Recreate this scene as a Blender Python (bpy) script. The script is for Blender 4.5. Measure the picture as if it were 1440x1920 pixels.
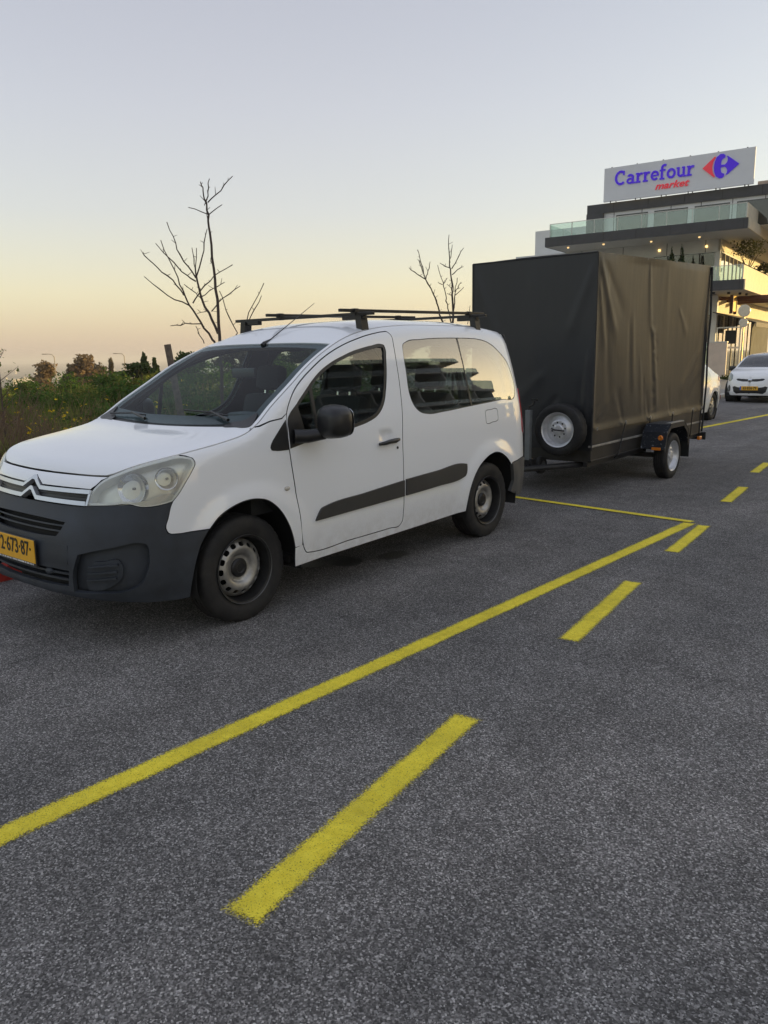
import bpy, bmesh, math, random
import numpy as np
from mathutils import Vector, Matrix, Euler
from mathutils.geometry import delaunay_2d_cdt
for o in list(bpy.data.objects): bpy.data.objects.remove(o)
sc = bpy.context.scene
COL = sc.collection
R = math.radians
random.seed(7); rng = np.random.default_rng(7)

# ------------------------------------------------------------------ camera
cam_d = bpy.data.cameras.new('camera'); cam = bpy.data.objects.new('camera', cam_d); COL.objects.link(cam)
cam_d.sensor_fit = 'VERTICAL'; cam_d.sensor_height = 36; cam_d.lens = 1455.68/1920*36
cam_d.clip_start = .05; cam_d.clip_end = 20000
_pi, _ro, _ya = 0.19841668, -0.01671785, 0.68457679
_f = Vector((-math.sin(_ya)*math.cos(_pi), math.cos(_ya)*math.cos(_pi), -math.sin(_pi)))
_r = Vector((math.cos(_ya), math.sin(_ya), 0)); _u = _r.cross(_f)
_r2 = math.cos(_ro)*_r+math.sin(_ro)*_u; _u2 = -math.sin(_ro)*_r+math.cos(_ro)*_u
CAM = Vector((4.327834, -2.947462, 1.553421))
cam.matrix_world = Matrix(((_r2.x, _u2.x, -_f.x, CAM.x), (_r2.y, _u2.y, -_f.y, CAM.y), (_r2.z, _u2.z, -_f.z, CAM.z), (0, 0, 0, 1)))
sc.camera = cam
sc.render.resolution_x = 768; sc.render.resolution_y = 1024

# ------------------------------------------------------------------ sky, sun, exposure
SUN_AZ, SUN_EL = 40.0, 5.0            # azimuth from +Y towards +X
w = bpy.data.worlds.new('World'); sc.world = w; w.use_nodes = True
nt = w.node_tree; nt.nodes.clear()
sky = nt.nodes.new('ShaderNodeTexSky'); sky.sky_type = 'NISHITA'; sky.sun_disc = False
sky.sun_elevation = R(SUN_EL); sky.sun_rotation = R(SUN_AZ)
sky.altitude = 50; sky.air_density = 1.0; sky.dust_density = 2.0; sky.ozone_density = 1.5
# evening sky: the physical sky gives the glow round the sun, an elevation ramp the dusty haze all round
tc = nt.nodes.new('ShaderNodeTexCoord'); sz = nt.nodes.new('ShaderNodeSeparateXYZ'); nt.links.new(tc.outputs['Generated'], sz.inputs[0])
rmp = nt.nodes.new('ShaderNodeValToRGB'); nt.links.new(sz.outputs[2], rmp.inputs[0]); els = rmp.color_ramp.elements
SKY = [(0.0, (3.89, 2.96, 2.53)), (0.0122, (4.34, 3.39, 2.89)), (0.0767, (4.93, 3.99, 3.11)), (0.1685, (4.15, 3.52, 3.64)), (0.2756, (3.79, 3.24, 3.57)), (0.3746, (3.38, 2.92, 3.27)), (0.7071, (3.6, 3.43, 3.9)), (1.0, (3.61, 3.56, 4.23))]      # linear radiance x10 by sine of elevation
while len(els) < len(SKY): els.new(.5)
for e_, (p_, c_) in zip(els, SKY): e_.position = p_; e_.color = (*c_, 1)
mul = nt.nodes.new('ShaderNodeMixRGB'); mul.blend_type = 'ADD'; mul.inputs[0].default_value = 1
scl = nt.nodes.new('ShaderNodeMixRGB'); scl.blend_type = 'MULTIPLY'; scl.inputs[0].default_value = 1; scl.inputs[2].default_value = (1.5, 1.62, 1.45, 1)
nt.links.new(sky.outputs[0], scl.inputs[1]); nt.links.new(rmp.outputs[0], mul.inputs[1]); nt.links.new(scl.outputs[0], mul.inputs[2])
bg = nt.nodes.new('ShaderNodeBackground'); bg.inputs['Strength'].default_value = .1
out = nt.nodes.new('ShaderNodeOutputWorld')
nt.links.new(mul.outputs[0], bg.inputs[0]); nt.links.new(bg.outputs[0], out.inputs[0])
sd = bpy.data.lights.new('sun', 'SUN'); sd.energy = 5.0; sd.angle = R(.6); sd.color = (1, .72, .30)
sun = bpy.data.objects.new('sun', sd); COL.objects.link(sun)
_d = Vector((math.sin(R(SUN_AZ))*math.cos(R(SUN_EL)), math.cos(R(SUN_AZ))*math.cos(R(SUN_EL)), math.sin(R(SUN_EL))))
sun.rotation_euler = _d.to_track_quat('Z', 'Y').to_euler(); sun.location = _d*200
vs = sc.view_settings; vs.view_transform = 'Standard'; vs.look = 'None'; vs.exposure = 0.3; vs.gamma = 1; vs.use_curve_mapping = False
sc.render.engine = 'CYCLES'
sc.cycles.max_bounces = 8; sc.cycles.transparent_max_bounces = 24; sc.cycles.caustics_reflective = False; sc.cycles.caustics_refractive = False

# ------------------------------------------------------------------ helpers
class NT:
    def __init__(s, name):
        s.m = bpy.data.materials.new(name); s.m.use_nodes = True; s.t = s.m.node_tree; s.t.nodes.clear()
        s.o = s.n('OutputMaterial')
    def n(s, typ, **kw):
        x = s.t.nodes.new('ShaderNode'+typ)
        for k, v in kw.items():
            if k in ('operation', 'blend_type', 'data_type', 'feature', 'distribution', 'noise_dimensions', 'wave_type', 'bands_direction', 'interpolation_type', 'distance', 'attribute_name', 'clamp'):
                setattr(x, k, v)
            else:
                key = int(k[1:]) if k[0] == 'i' and k[1:].isdigit() else k.replace('_', ' ')
                if isinstance(v, bpy.types.NodeSocket): s.t.links.new(v, x.inputs[key])
                else: x.inputs[key].default_value = v
        return x
    def l(s, a, b): s.t.links.new(a, b)
    def coord(s, kind='Object'): return s.n('TexCoord').outputs[kind]
    def noise(s, scale, detail=3, rough=.5, vec=None, dim='3D'):
        x = s.n('TexNoise', Scale=scale, Detail=detail, Roughness=rough); s.l(vec or s.coord(), x.inputs['Vector']); return x.outputs['Fac']
    def ramp(s, fac, stops):
        x = s.n('ValToRGB'); s.l(fac, x.inputs[0]); e = x.color_ramp.elements
        while len(e) < len(stops): e.new(.5)
        for q, (p, c) in zip(e, stops):
            q.position = p; q.color = (c, c, c, 1) if isinstance(c, (int, float)) else (*c, 1)
        return x.outputs[0]
    def math(s, op, a, b=0.0, clamp=False):
        x = s.n('Math', operation=op); x.use_clamp = clamp
        for i, v in enumerate((a, b)):
            if isinstance(v, bpy.types.NodeSocket): s.l(v, x.inputs[i])
            else: x.inputs[i].default_value = v
        return x.outputs[0]
    def mix(s, fac, a, b, blend='MIX'):
        x = s.n('MixRGB', blend_type=blend)
        for i, v in enumerate((fac, a, b)):
            if isinstance(v, bpy.types.NodeSocket): s.l(v, x.inputs[i])
            elif i == 0: x.inputs[0].default_value = v
            else: x.inputs[i].default_value = (*v, 1) if len(v) == 3 else v
        return x.outputs[0]
    def bump(s, h, dist=.01, strength=1.0):
        x = s.n('Bump', Strength=strength, Distance=dist); s.l(h, x.inputs['Height']); return x.outputs[0]
    def pbsdf(s, **kw): return s.n('BsdfPrincipled', **kw)
    def done(s, sh): s.l(sh.outputs[0] if hasattr(sh, 'outputs') else sh, s.o.inputs[0]); return s.m

_M = {}
def mat(name, col=(.5, .5, .5), rough=.5, metal=0.0, var=.12, scale=8.0, bump=0.0, bscale=200.0, coat=0.0, spec=.5, emit=0.0, ecol=None):
    """plain procedural material: colour with noise variation, roughness variation and fine relief"""
    if name in _M: return _M[name]
    t = NT(name); nz = t.noise(scale, 5, .6)
    c = t.mix(t.ramp(nz, [(.3, 0.0), (.7, 1.0)]), tuple(x*(1-var) for x in col), tuple(min(1, x*(1+var)) for x in col))
    b = t.pbsdf(Metallic=metal, Base_Color=c, Coat_Weight=coat, Coat_Roughness=.06)
    b.inputs['Specular IOR Level'].default_value = spec
    rr = t.n('MapRange', i3=max(.02, rough*.8), i4=min(1, rough*1.2)); t.l(nz, rr.inputs[0]); t.l(rr.outputs[0], b.inputs['Roughness'])
    if bump: t.l(t.bump(t.noise(bscale, 3, .6), bump), b.inputs['Normal'])
    if emit:
        b.inputs['Emission Color'].default_value = (*(ecol or col), 1); b.inputs['Emission Strength'].default_value = emit
    _M[name] = t.done(b); return _M[name]

def glass(name, tint=(.8, .85, .85), boost=1.6, rough=0.0, ior=1.5, haze=0.0, hazecol=(.6, .6, .6)):
    if name in _M: return _M[name]
    t = NT(name)
    tr = t.n('BsdfTransparent', Color=(*tint, 1)); gl = t.n('BsdfAnisotropic' if False else 'BsdfGlossy', Color=(1, 1, 1, 1), Roughness=rough)
    fr = t.n('Fresnel', IOR=ior); ge = t.n('NewGeometry'); fac = t.math('MULTIPLY', fr.outputs[0], boost, True); fac = t.math('ADD', t.math('MULTIPLY', fac, t.math('SUBTRACT', 1.0, ge.outputs['Backfacing'])), t.math('MULTIPLY', ge.outputs['Backfacing'], .07))
    base = tr.outputs[0]
    if haze:
        df = t.n('BsdfDiffuse', Color=(*hazecol, 1)); mx0 = t.n('MixShader'); mx0.inputs[0].default_value = haze
        t.l(base, mx0.inputs[1]); t.l(df.outputs[0], mx0.inputs[2]); base = mx0.outputs[0]
    mx = t.n('MixShader'); t.l(fac, mx.inputs[0]); t.l(base, mx.inputs[1]); t.l(gl.outputs[0], mx.inputs[2])
    _M[name] = t.done(mx); return _M[name]

def tag(o, label=None, cat=None, group=None, kind=None):
    if label: o['label'] = label
    if cat: o['category'] = cat
    if group: o['group'] = group
    if kind: o['kind'] = kind
    return o
def thing(name, label, cat, loc=(0, 0, 0), rotz=0.0, group=None):
    o = bpy.data.objects.new(name, None); COL.objects.link(o); o.empty_display_size = .2
    o.location = loc; o.rotation_euler = (0, 0, rotz); return tag(o, label, cat, group)
def link(name, me, parent=None, loc=None, rot=None):
    o = bpy.data.objects.new(name, me); COL.objects.link(o)
    if parent: o.parent = parent
    if loc is not None: o.location = loc
    if rot is not None: o.rotation_euler = rot
    return o
def mkmesh(name, V, F, m=None, smooth=False, normals=None, angle=None):
    me = bpy.data.meshes.new(name); me.from_pydata([tuple(map(float, v)) for v in V], [], [tuple(map(int, f)) for f in F])
    if m: me.materials.append(m)
    if smooth or normals is not None: me.shade_smooth()
    me.update()
    if angle is not None: me.set_sharp_from_angle(angle=R(angle))
    if normals is not None: me.normals_split_custom_set_from_vertices([tuple(map(float, n)) for n in normals])
    return me
def fast(name, V, F, m, smooth=False):
    """numpy mesh: V (n,3), F (k,3|4)"""
    V = np.ascontiguousarray(V, np.float32); F = np.ascontiguousarray(F, np.int32); k = F.shape[1]
    me = bpy.data.meshes.new(name); me.vertices.add(len(V)); me.vertices.foreach_set('co', V.ravel())
    me.loops.add(F.size); me.loops.foreach_set('vertex_index', F.ravel()); me.polygons.add(len(F))
    me.polygons.foreach_set('loop_start', np.arange(0, F.size, k, dtype=np.int32))
    if smooth: me.polygons.foreach_set('use_smooth', np.ones(len(F), bool))
    me.materials.append(m); me.update(calc_edges=True); return me
class MB:
    """collects shapes, builds ONE mesh"""
    def __init__(s): s.V = []; s.F = []
    def add(s, V, F):
        n = len(s.V); s.V += [tuple(v) for v in V]; s.F += [tuple(i+n for i in f) for f in F]; return s
    def box(s, c, d, rot=None, bev=0.0):
        """centre c, full size d, optional bevel"""
        hx, hy, hz = (x/2 for x in d); b = min(bev, hx*.9, hy*.9, hz*.9)
        if b <= 0:
            V = [(x*hx, y*hy, z*hz) for x in (-1, 1) for y in (-1, 1) for z in (-1, 1)]
            F = [(0, 1, 3, 2), (4, 6, 7, 5), (0, 4, 5, 1), (2, 3, 7, 6), (0, 2, 6, 4), (1, 5, 7, 3)]
        else:
            bm = bmesh.new(); bmesh.ops.create_cube(bm, size=1)
            for v in bm.verts: v.co = Vector((v.co.x*2*hx, v.co.y*2*hy, v.co.z*2*hz))
            bmesh.ops.bevel(bm, geom=bm.edges[:]+bm.verts[:], offset=b, segments=2, profile=.6, affect='EDGES')
            bm.verts.ensure_lookup_table(); V = [tuple(v.co) for v in bm.verts]; F = [[v.index for v in f.verts] for f in bm.faces]; bm.free()
        M = (Euler(rot).to_matrix() if rot is not None and not isinstance(rot, Matrix) else rot)
        V = [(M@Vector(v) if M is not None else Vector(v))+Vector(c) for v in V]
        return s.add(V, F)
    def tube(s, pts, r, n=8, cap=True):
        """round bar through pts; r scalar or list"""
        pts = [Vector(p) for p in pts]; k = len(pts); rs = r if isinstance(r, (list, tuple)) else [r]*k
        V = []; F = []; prev = None
        for i, p in enumerate(pts):
            d = (pts[min(i+1, k-1)]-pts[max(i-1, 0)]).normalized()
            a = (prev-d*prev.dot(d)) if prev else d.orthogonal()
            a.normalize(); prev = a; b = d.cross(a)
            for j in range(n):
                t = 2*math.pi*j/n; V.append(p+(a*math.cos(t)+b*math.sin(t))*rs[i])
        for i in range(k-1):
            for j in range(n): F.append((i*n+j, i*n+(j+1) % n, (i+1)*n+(j+1) % n, (i+1)*n+j))
        if cap: F.append(tuple(range(n))[::-1]); F.append(tuple((k-1)*n+j for j in range(n)))
        return s.add(V, F)
    def lathe(s, prof, n=32, axis='X', c=(0, 0, 0), closed=False):
        """prof: list of (axial, radius)"""
        V = []; F = []; k = len(prof)
        for i in range(n):
            t = 2*math.pi*i/n
            for a, r in prof:
                q = (a, r*math.cos(t), r*math.sin(t)) if axis == 'X' else ((r*math.sin(t), a, r*math.cos(t)) if axis == 'Y' else (r*math.cos(t), r*math.sin(t), a))
                V.append((q[0]+c[0], q[1]+c[1], q[2]+c[2]))
        for i in range(n):
            for j in range(k if closed else k-1):
                F.append((i*k+j, i*k+(j+1) % k, ((i+1) % n)*k+(j+1) % k, ((i+1) % n)*k+j))
        return s.add(V, F)
    def prism(s, poly, h0, h1, axis='Z'):
        """extrude 2-D polygon; axis X: poly=(y,z), Y: (x,z), Z: (x,y)"""
        def q(p, h): return (h, p[0], p[1]) if axis == 'X' else ((p[0], h, p[1]) if axis == 'Y' else (p[0], p[1], h))
        k = len(poly); V = [q(p, h0) for p in poly]+[q(p, h1) for p in poly]
        F = [tuple(range(k))[::-1], tuple(range(k, 2*k))]+[(i, (i+1) % k, k+(i+1) % k, k+i) for i in range(k)]
        return s.add(V, F)
    def build(s, name, m, parent=None, smooth=None, loc=None, rot=None):
        me = bpy.data.meshes.new(name); me.from_pydata([tuple(map(float, v)) for v in s.V], [], s.F); me.materials.append(m)
        bm = bmesh.new(); bm.from_mesh(me); bmesh.ops.recalc_face_normals(bm, faces=bm.faces); bm.to_mesh(me); bm.free()
        if smooth is not None: me.shade_smooth(); me.set_sharp_from_angle(angle=R(smooth))
        me.update(); return link(name, me, parent, loc, rot)

def spline(pts, step=.02, closed=False):
    """Catmull-Rom through pts; a third value 1 marks a sharp corner"""
    P_ = [(p[0], p[1], (p[2] if len(p) > 2 else 0)) for p in pts]; n = len(P_); out = []
    for i in range(n if closed else n-1):
        p1 = P_[i]; p2 = P_[(i+1) % n]
        p0 = P_[i-1] if (i > 0 or closed) and not p1[2] else (2*p1[0]-p2[0], 2*p1[1]-p2[1], 0)
        p3 = P_[(i+2) % n] if (i+2 < n or closed) and not p2[2] else (2*p2[0]-p1[0], 2*p2[1]-p1[1], 0)
        L = math.hypot(p2[0]-p1[0], p2[1]-p1[1]); k = max(1, int(math.ceil(L/step)))
        l0 = max(math.hypot(p1[0]-p0[0], p1[1]-p0[1]), 1e-6); l2 = max(math.hypot(p3[0]-p2[0], p3[1]-p2[1]), 1e-6); L = max(L, 1e-6)
        m1 = [((p2[c]-p1[c])/L*l0+(p1[c]-p0[c])/l0*L)/(L+l0)*L for c in (0, 1)]
        m2 = [((p3[c]-p2[c])/l2*L+(p2[c]-p1[c])/L*l2)/(L+l2)*L for c in (0, 1)]
        for j in range(k):
            t = j/k; t2 = t*t; t3 = t2*t
            out.append(tuple((2*t3-3*t2+1)*p1[c]+(t3-2*t2+t)*m1[c]+(-2*t3+3*t2)*p2[c]+(t3-t2)*m2[c] for c in (0, 1)))
    if not closed: out.append(P_[-1][:2])
    return out
def area2(p): return sum(p[i][0]*p[(i+1) % len(p)][1]-p[(i+1) % len(p)][0]*p[i][1] for i in range(len(p)))/2
def inset(poly, d):
    """move a closed outline inwards by d"""
    if d == 0: return poly
    p = poly if area2(poly) > 0 else poly[::-1]; n = len(p); out = []
    for i in range(n):
        a, b, c = p[i-1], p[i], p[(i+1) % n]
        e1 = (b[0]-a[0], b[1]-a[1]); e2 = (c[0]-b[0], c[1]-b[1])
        l1 = math.hypot(*e1) or 1e-9; l2 = math.hypot(*e2) or 1e-9
        nx = -e1[1]/l1-e2[1]/l2; ny = e1[0]/l1+e2[0]/l2; q = math.hypot(nx, ny) or 1e-9
        k = d/max(.5, q/2); out.append((b[0]+nx/q*k, b[1]+ny/q*k))
    return out
def inside(pts, poly):
    x = pts[:, 0]; y = pts[:, 1]; q = np.array(poly); r = np.zeros(len(pts), bool); j = len(q)-1
    for i in range(len(q)):
        c = (q[i, 1] > y) != (q[j, 1] > y)
        with np.errstate(divide='ignore', invalid='ignore'):
            r ^= c & (x < (q[j, 0]-q[i, 0])*(y-q[i, 1])/(q[j, 1]-q[i, 1])+q[i, 0])
        j = i
    return r
def panel(name, outline, fn, m, parent=None, holes=(), grid=.035, thick=.012, off=0.0, gap=0.0, holegap=0.0, smooth=True, rim=True, edge=None):
    """sheet cut from the parametric surface fn(u,v): outline minus holes, with real returned edges"""
    O = inset(list(outline), gap); H = [inset(list(h), -holegap) for h in holes]
    pts = [Vector(p) for p in O]; ed = [(i, (i+1) % len(O)) for i in range(len(O))]
    for h in H:
        n0 = len(pts); pts += [Vector(p) for p in h]; ed += [(n0+i, n0+(i+1) % len(h)) for i in range(len(h))]
    A = np.array([p[:2] for p in O]); lo = A.min(0); hi = A.max(0)
    if grid:
        gx = np.arange(lo[0]+grid/2, hi[0], grid); gy = np.arange(lo[1]+grid/2, hi[1], grid)
        if len(gx) and len(gy):
            G = np.stack(np.meshgrid(gx, gy), -1).reshape(-1, 2); k = inside(G, O)
            for h in H: k &= ~inside(G, h)
            G = G[k]; B_ = np.array([tuple(p) for p in pts])
            if len(G):
                keep = np.ones(len(G), bool)
                for q in range(0, len(G), 400):
                    dd = np.min(((G[q:q+400, None, :]-B_[None])**2).sum(-1), 1); keep[q:q+400] = dd > (grid*.4)**2
                pts += [Vector(p) for p in G[keep]]
    vs_, _, fs, *_ = delaunay_2d_cdt(pts, ed, [], 0, 1e-6)
    UV = np.array([tuple(v) for v in vs_]); F = np.array([tuple(f) for f in fs if len(f) == 3])
    cen = UV[F].mean(1); k = inside(cen, O)
    for h in H: k &= ~inside(cen, h)
    F = F[k]
    a = UV[F[:, 1]]-UV[F[:, 0]]; b = UV[F[:, 2]]-UV[F[:, 0]]; cr = a[:, 0]*b[:, 1]-a[:, 1]*b[:, 0]
    F = F[np.abs(cr) > 1e-10]; cr = cr[np.abs(cr) > 1e-10]; F[cr < 0] = F[cr < 0][:, ::-1]
    Pn = fn(UV[:, 0], UV[:, 1]); e = 1e-3
    du = fn(UV[:, 0]+e, UV[:, 1])-fn(UV[:, 0]-e, UV[:, 1]); dv = fn(UV[:, 0], UV[:, 1]+e)-fn(UV[:, 0], UV[:, 1]-e)
    N = np.cross(du, dv); N /= np.maximum(np.linalg.norm(N, axis=1), 1e-12)[:, None]
    V = Pn+N*off; VN = N.copy(); Fl = [tuple(f) for f in F]
    if rim and thick:
        cnt = {}
        for f in F:
            for i in range(3): cnt[(f[i], f[(i+1) % 3])] = 1
        be = [q for q in cnt if (q[1], q[0]) not in cnt]
        n0 = len(V); ex = []; en = []
        for (p, q) in be:
            t = V[q]-V[p]; nn = np.cross(t, N[p]); nn /= max(np.linalg.norm(nn), 1e-9)
            for w_, dd in ((p, 0), (q, 0), (q, thick), (p, thick)): ex.append(V[w_]-N[w_]*dd); en.append(nn)
            i = n0+len(ex)-4; Fl.append((i, i+3, i+2, i+1))
        if ex: V = np.vstack([V, ex]); VN = np.vstack([VN, en])
    me = mkmesh(name, V, Fl, m, True, VN if smooth else None)
    if edge and len(Fl) > len(F):
        me.materials.append(edge); me.polygons.foreach_set('material_index', np.r_[np.zeros(len(F), np.int32), np.ones(len(Fl)-len(F), np.int32)])
    return link(name, me, parent)
def hermite(xs, ys):
    xs = np.array(xs, float); ys = np.array(ys, float); h = np.diff(xs); dl = np.diff(ys)/h; m = np.zeros(len(xs))
    for i in range(1, len(xs)-1):
        if dl[i-1]*dl[i] > 0:
            w1 = 2*h[i]+h[i-1]; w2 = h[i]+2*h[i-1]; m[i] = (w1+w2)/(w1/dl[i-1]+w2/dl[i])
    m[0] = dl[0]; m[-1] = dl[-1]
    def f(x):
        x = np.clip(np.asarray(x, float), xs[0], xs[-1]); i = np.clip(np.searchsorted(xs, x)-1, 0, len(xs)-2)
        t = (x-xs[i])/h[i]; t2 = t*t; t3 = t2*t
        return (2*t3-3*t2+1)*ys[i]+(t3-2*t2+t)*h[i]*m[i]+(-2*t3+3*t2)*ys[i+1]+(t3-t2)*h[i]*m[i+1]
    return f
class Body:
    """car skin: wrap surface P(s,z) round the plan outline, top surface T(x,y) for bonnet, screen and roof"""
    def __init__(b, K, df, ds, dr, zt, ra, rr, zc, ne, arches, flare=.02, dents=()):
        K = np.array(K, float); out_ = []
        for i in range(1, len(K)-2):
            p0, p1, p2, p3 = K[i-1:i+3]; t = [0]
            for a_, c_ in ((p0, p1), (p1, p2), (p2, p3)): t.append(t[-1]+np.linalg.norm(c_-a_)**.5)
            t0, t1, t2, t3 = t
            for q in np.linspace(t1, t2, 60, endpoint=False):
                A1 = (t1-q)/(t1-t0)*p0+(q-t0)/(t1-t0)*p1; A2 = (t2-q)/(t2-t1)*p1+(q-t1)/(t2-t1)*p2; A3 = (t3-q)/(t3-t2)*p2+(q-t2)/(t3-t2)*p3
                B1 = (t2-q)/(t2-t0)*A1+(q-t0)/(t2-t0)*A2; B2 = (t3-q)/(t3-t1)*A2+(q-t1)/(t3-t1)*A3
                out_.append((t2-q)/(t2-t1)*B1+(q-t1)/(t2-t1)*B2)
        out_.append(K[-2]); b.C = np.array(out_); b.S = np.r_[0, np.cumsum(np.linalg.norm(np.diff(b.C, axis=0), axis=1))]; b.SM = b.S[-1]
        tg = np.gradient(b.C, b.S, axis=0); tg /= np.linalg.norm(tg, axis=1)[:, None]
        k = np.hanning(81); k /= k.sum()
        tg[0] = (1, 0); tg[-1] = (-1, 0); a1 = tg[:, 1]; a0 = -tg[:, 0]
        b.nx = np.convolve(np.r_[-a1[40:0:-1], a1, -a1[-2:-42:-1]], k, 'valid'); b.ny = np.convolve(np.pad(a0, 40, mode='reflect'), k, 'valid')
        b.df, b.ds, b.dr = hermite(*df), hermite(*ds), hermite(*dr); b.arches = arches; b.flare = flare; b.dents = dents
        sk = lambda q: q[1:] if isinstance(q, str) else q
        b.zt = hermite([b.s(float(q[1:])) if isinstance(q, str) and q[0] == 'y' else (b.SM+float(q[1:]) if isinstance(q, str) else q) for q in zt[0]], zt[1])
        b.ra = hermite(*ra); b.rr = hermite(*rr)
        se = np.linspace(0, b.SM, 900); E_ = b.P(se, b.zt(se)); ie = int(np.argmax(E_[:, 1])); jm = np.maximum.accumulate(E_[:ie+1, 1])
        b.yu, b.iu = np.unique(jm, return_index=True); b.E = E_; b.YF = E_[0, 1]; b.YR = b.yu[-1]
        b.zc = hermite([b.YF]+list(zc[0])+[b.YR], zc[1]); b.ne = hermite(*ne)
    def s(b, y):
        i0 = np.searchsorted(b.S, .45); return float(np.interp(y, b.C[i0:-200, 1], b.S[i0:-200]))
    def P(b, s, z):
        s = np.asarray(s, float); z = np.asarray(z, float); a = np.abs(s); sg = np.where(s < 0, -1., 1.)
        sg = np.where(a > b.SM, -sg, sg); a = np.where(a > b.SM, 2*b.SM-a, a)
        cx = np.interp(a, b.S, b.C[:, 0]); cy = np.interp(a, b.S, b.C[:, 1]); nx = np.interp(a, b.S, b.nx); ny = np.interp(a, b.S, b.ny)
        n = np.sqrt(nx*nx+ny*ny); nx = nx/n; ny = ny/n
        ws = nx*nx; d = np.where(ny < 0, ny*ny, 0)*b.df(z)+ws*b.ds(z)+np.where(ny > 0, ny*ny, 0)*b.dr(z)
        for yc in b.arches:
            r = np.hypot(cy-yc, z-.31); t = np.clip((.56-r)/.13, 0, 1); d = d-ws*b.flare*t*t*(3-2*t)*np.clip((1.0-z)/.2, 0, 1)
        for (s0, z0, rs, rz, dep) in b.dents: d = d+dep*np.exp(-((a-s0)/rs)**4-((z-z0)/rz)**4)
        zt = b.zt(a); ra = b.ra(a); rr = b.rr(a); top = zt+rr*.1
        q = np.clip((rr-(top-z))/rr, 0, .97); d = d+ra*(1-np.sqrt(1-q*q))
        return np.stack([sg*(cx-nx*d), cy-ny*d, z+0*cx], -1)
    def xb(b, y): return np.interp(y, b.yu, b.E[b.iu, 0])
    def zb(b, y): return np.interp(y, b.yu, b.E[b.iu, 2])
    def T(b, x, y):
        x = np.asarray(x, float); y = np.asarray(y, float); h = np.maximum(b.xb(y), 1e-3); q = np.clip(np.abs(x)/h, 0, 1)
        return np.stack([x, y, b.zc(y)-(b.zc(y)-b.zb(y))*q**b.ne(y)], -1)
def sph(name, c, r, m, parent, seg=20, ring=12):
    mb = MB(); prof = [(-math.cos(math.pi*i/ring), math.sin(math.pi*i/ring)) for i in range(ring+1)]
    mb.lathe([(a, max(q, 1e-4)) for a, q in prof], seg, 'X')
    mb.V = [(v[0]*r[0]+c[0], v[1]*r[1]+c[1], v[2]*r[2]+c[2]) for v in mb.V]
    return mb.build(name, m, parent, 180)
def text_mesh(name, s, size, m, parent, M4, extrude=.002, shear=0.0, bold=0.0, align='CENTER', xs=1.0):
    cu = bpy.data.curves.new(name, 'FONT'); cu.body = s; cu.size = size; cu.extrude = extrude; cu.shear = shear; cu.offset = bold; cu.align_x = align; cu.align_y = 'CENTER'; cu.resolution_u = 3
    tmp = bpy.data.objects.new('tmp', cu); COL.objects.link(tmp); dg = bpy.context.evaluated_depsgraph_get()
    me = bpy.data.meshes.new_from_object(tmp.evaluated_get(dg)); bpy.data.objects.remove(tmp)
    me.transform(M4@Matrix.Diagonal((xs, 1, 1, 1))); me.materials.clear(); me.materials.append(m); me.name = name
    return link(name, me, parent)
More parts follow.
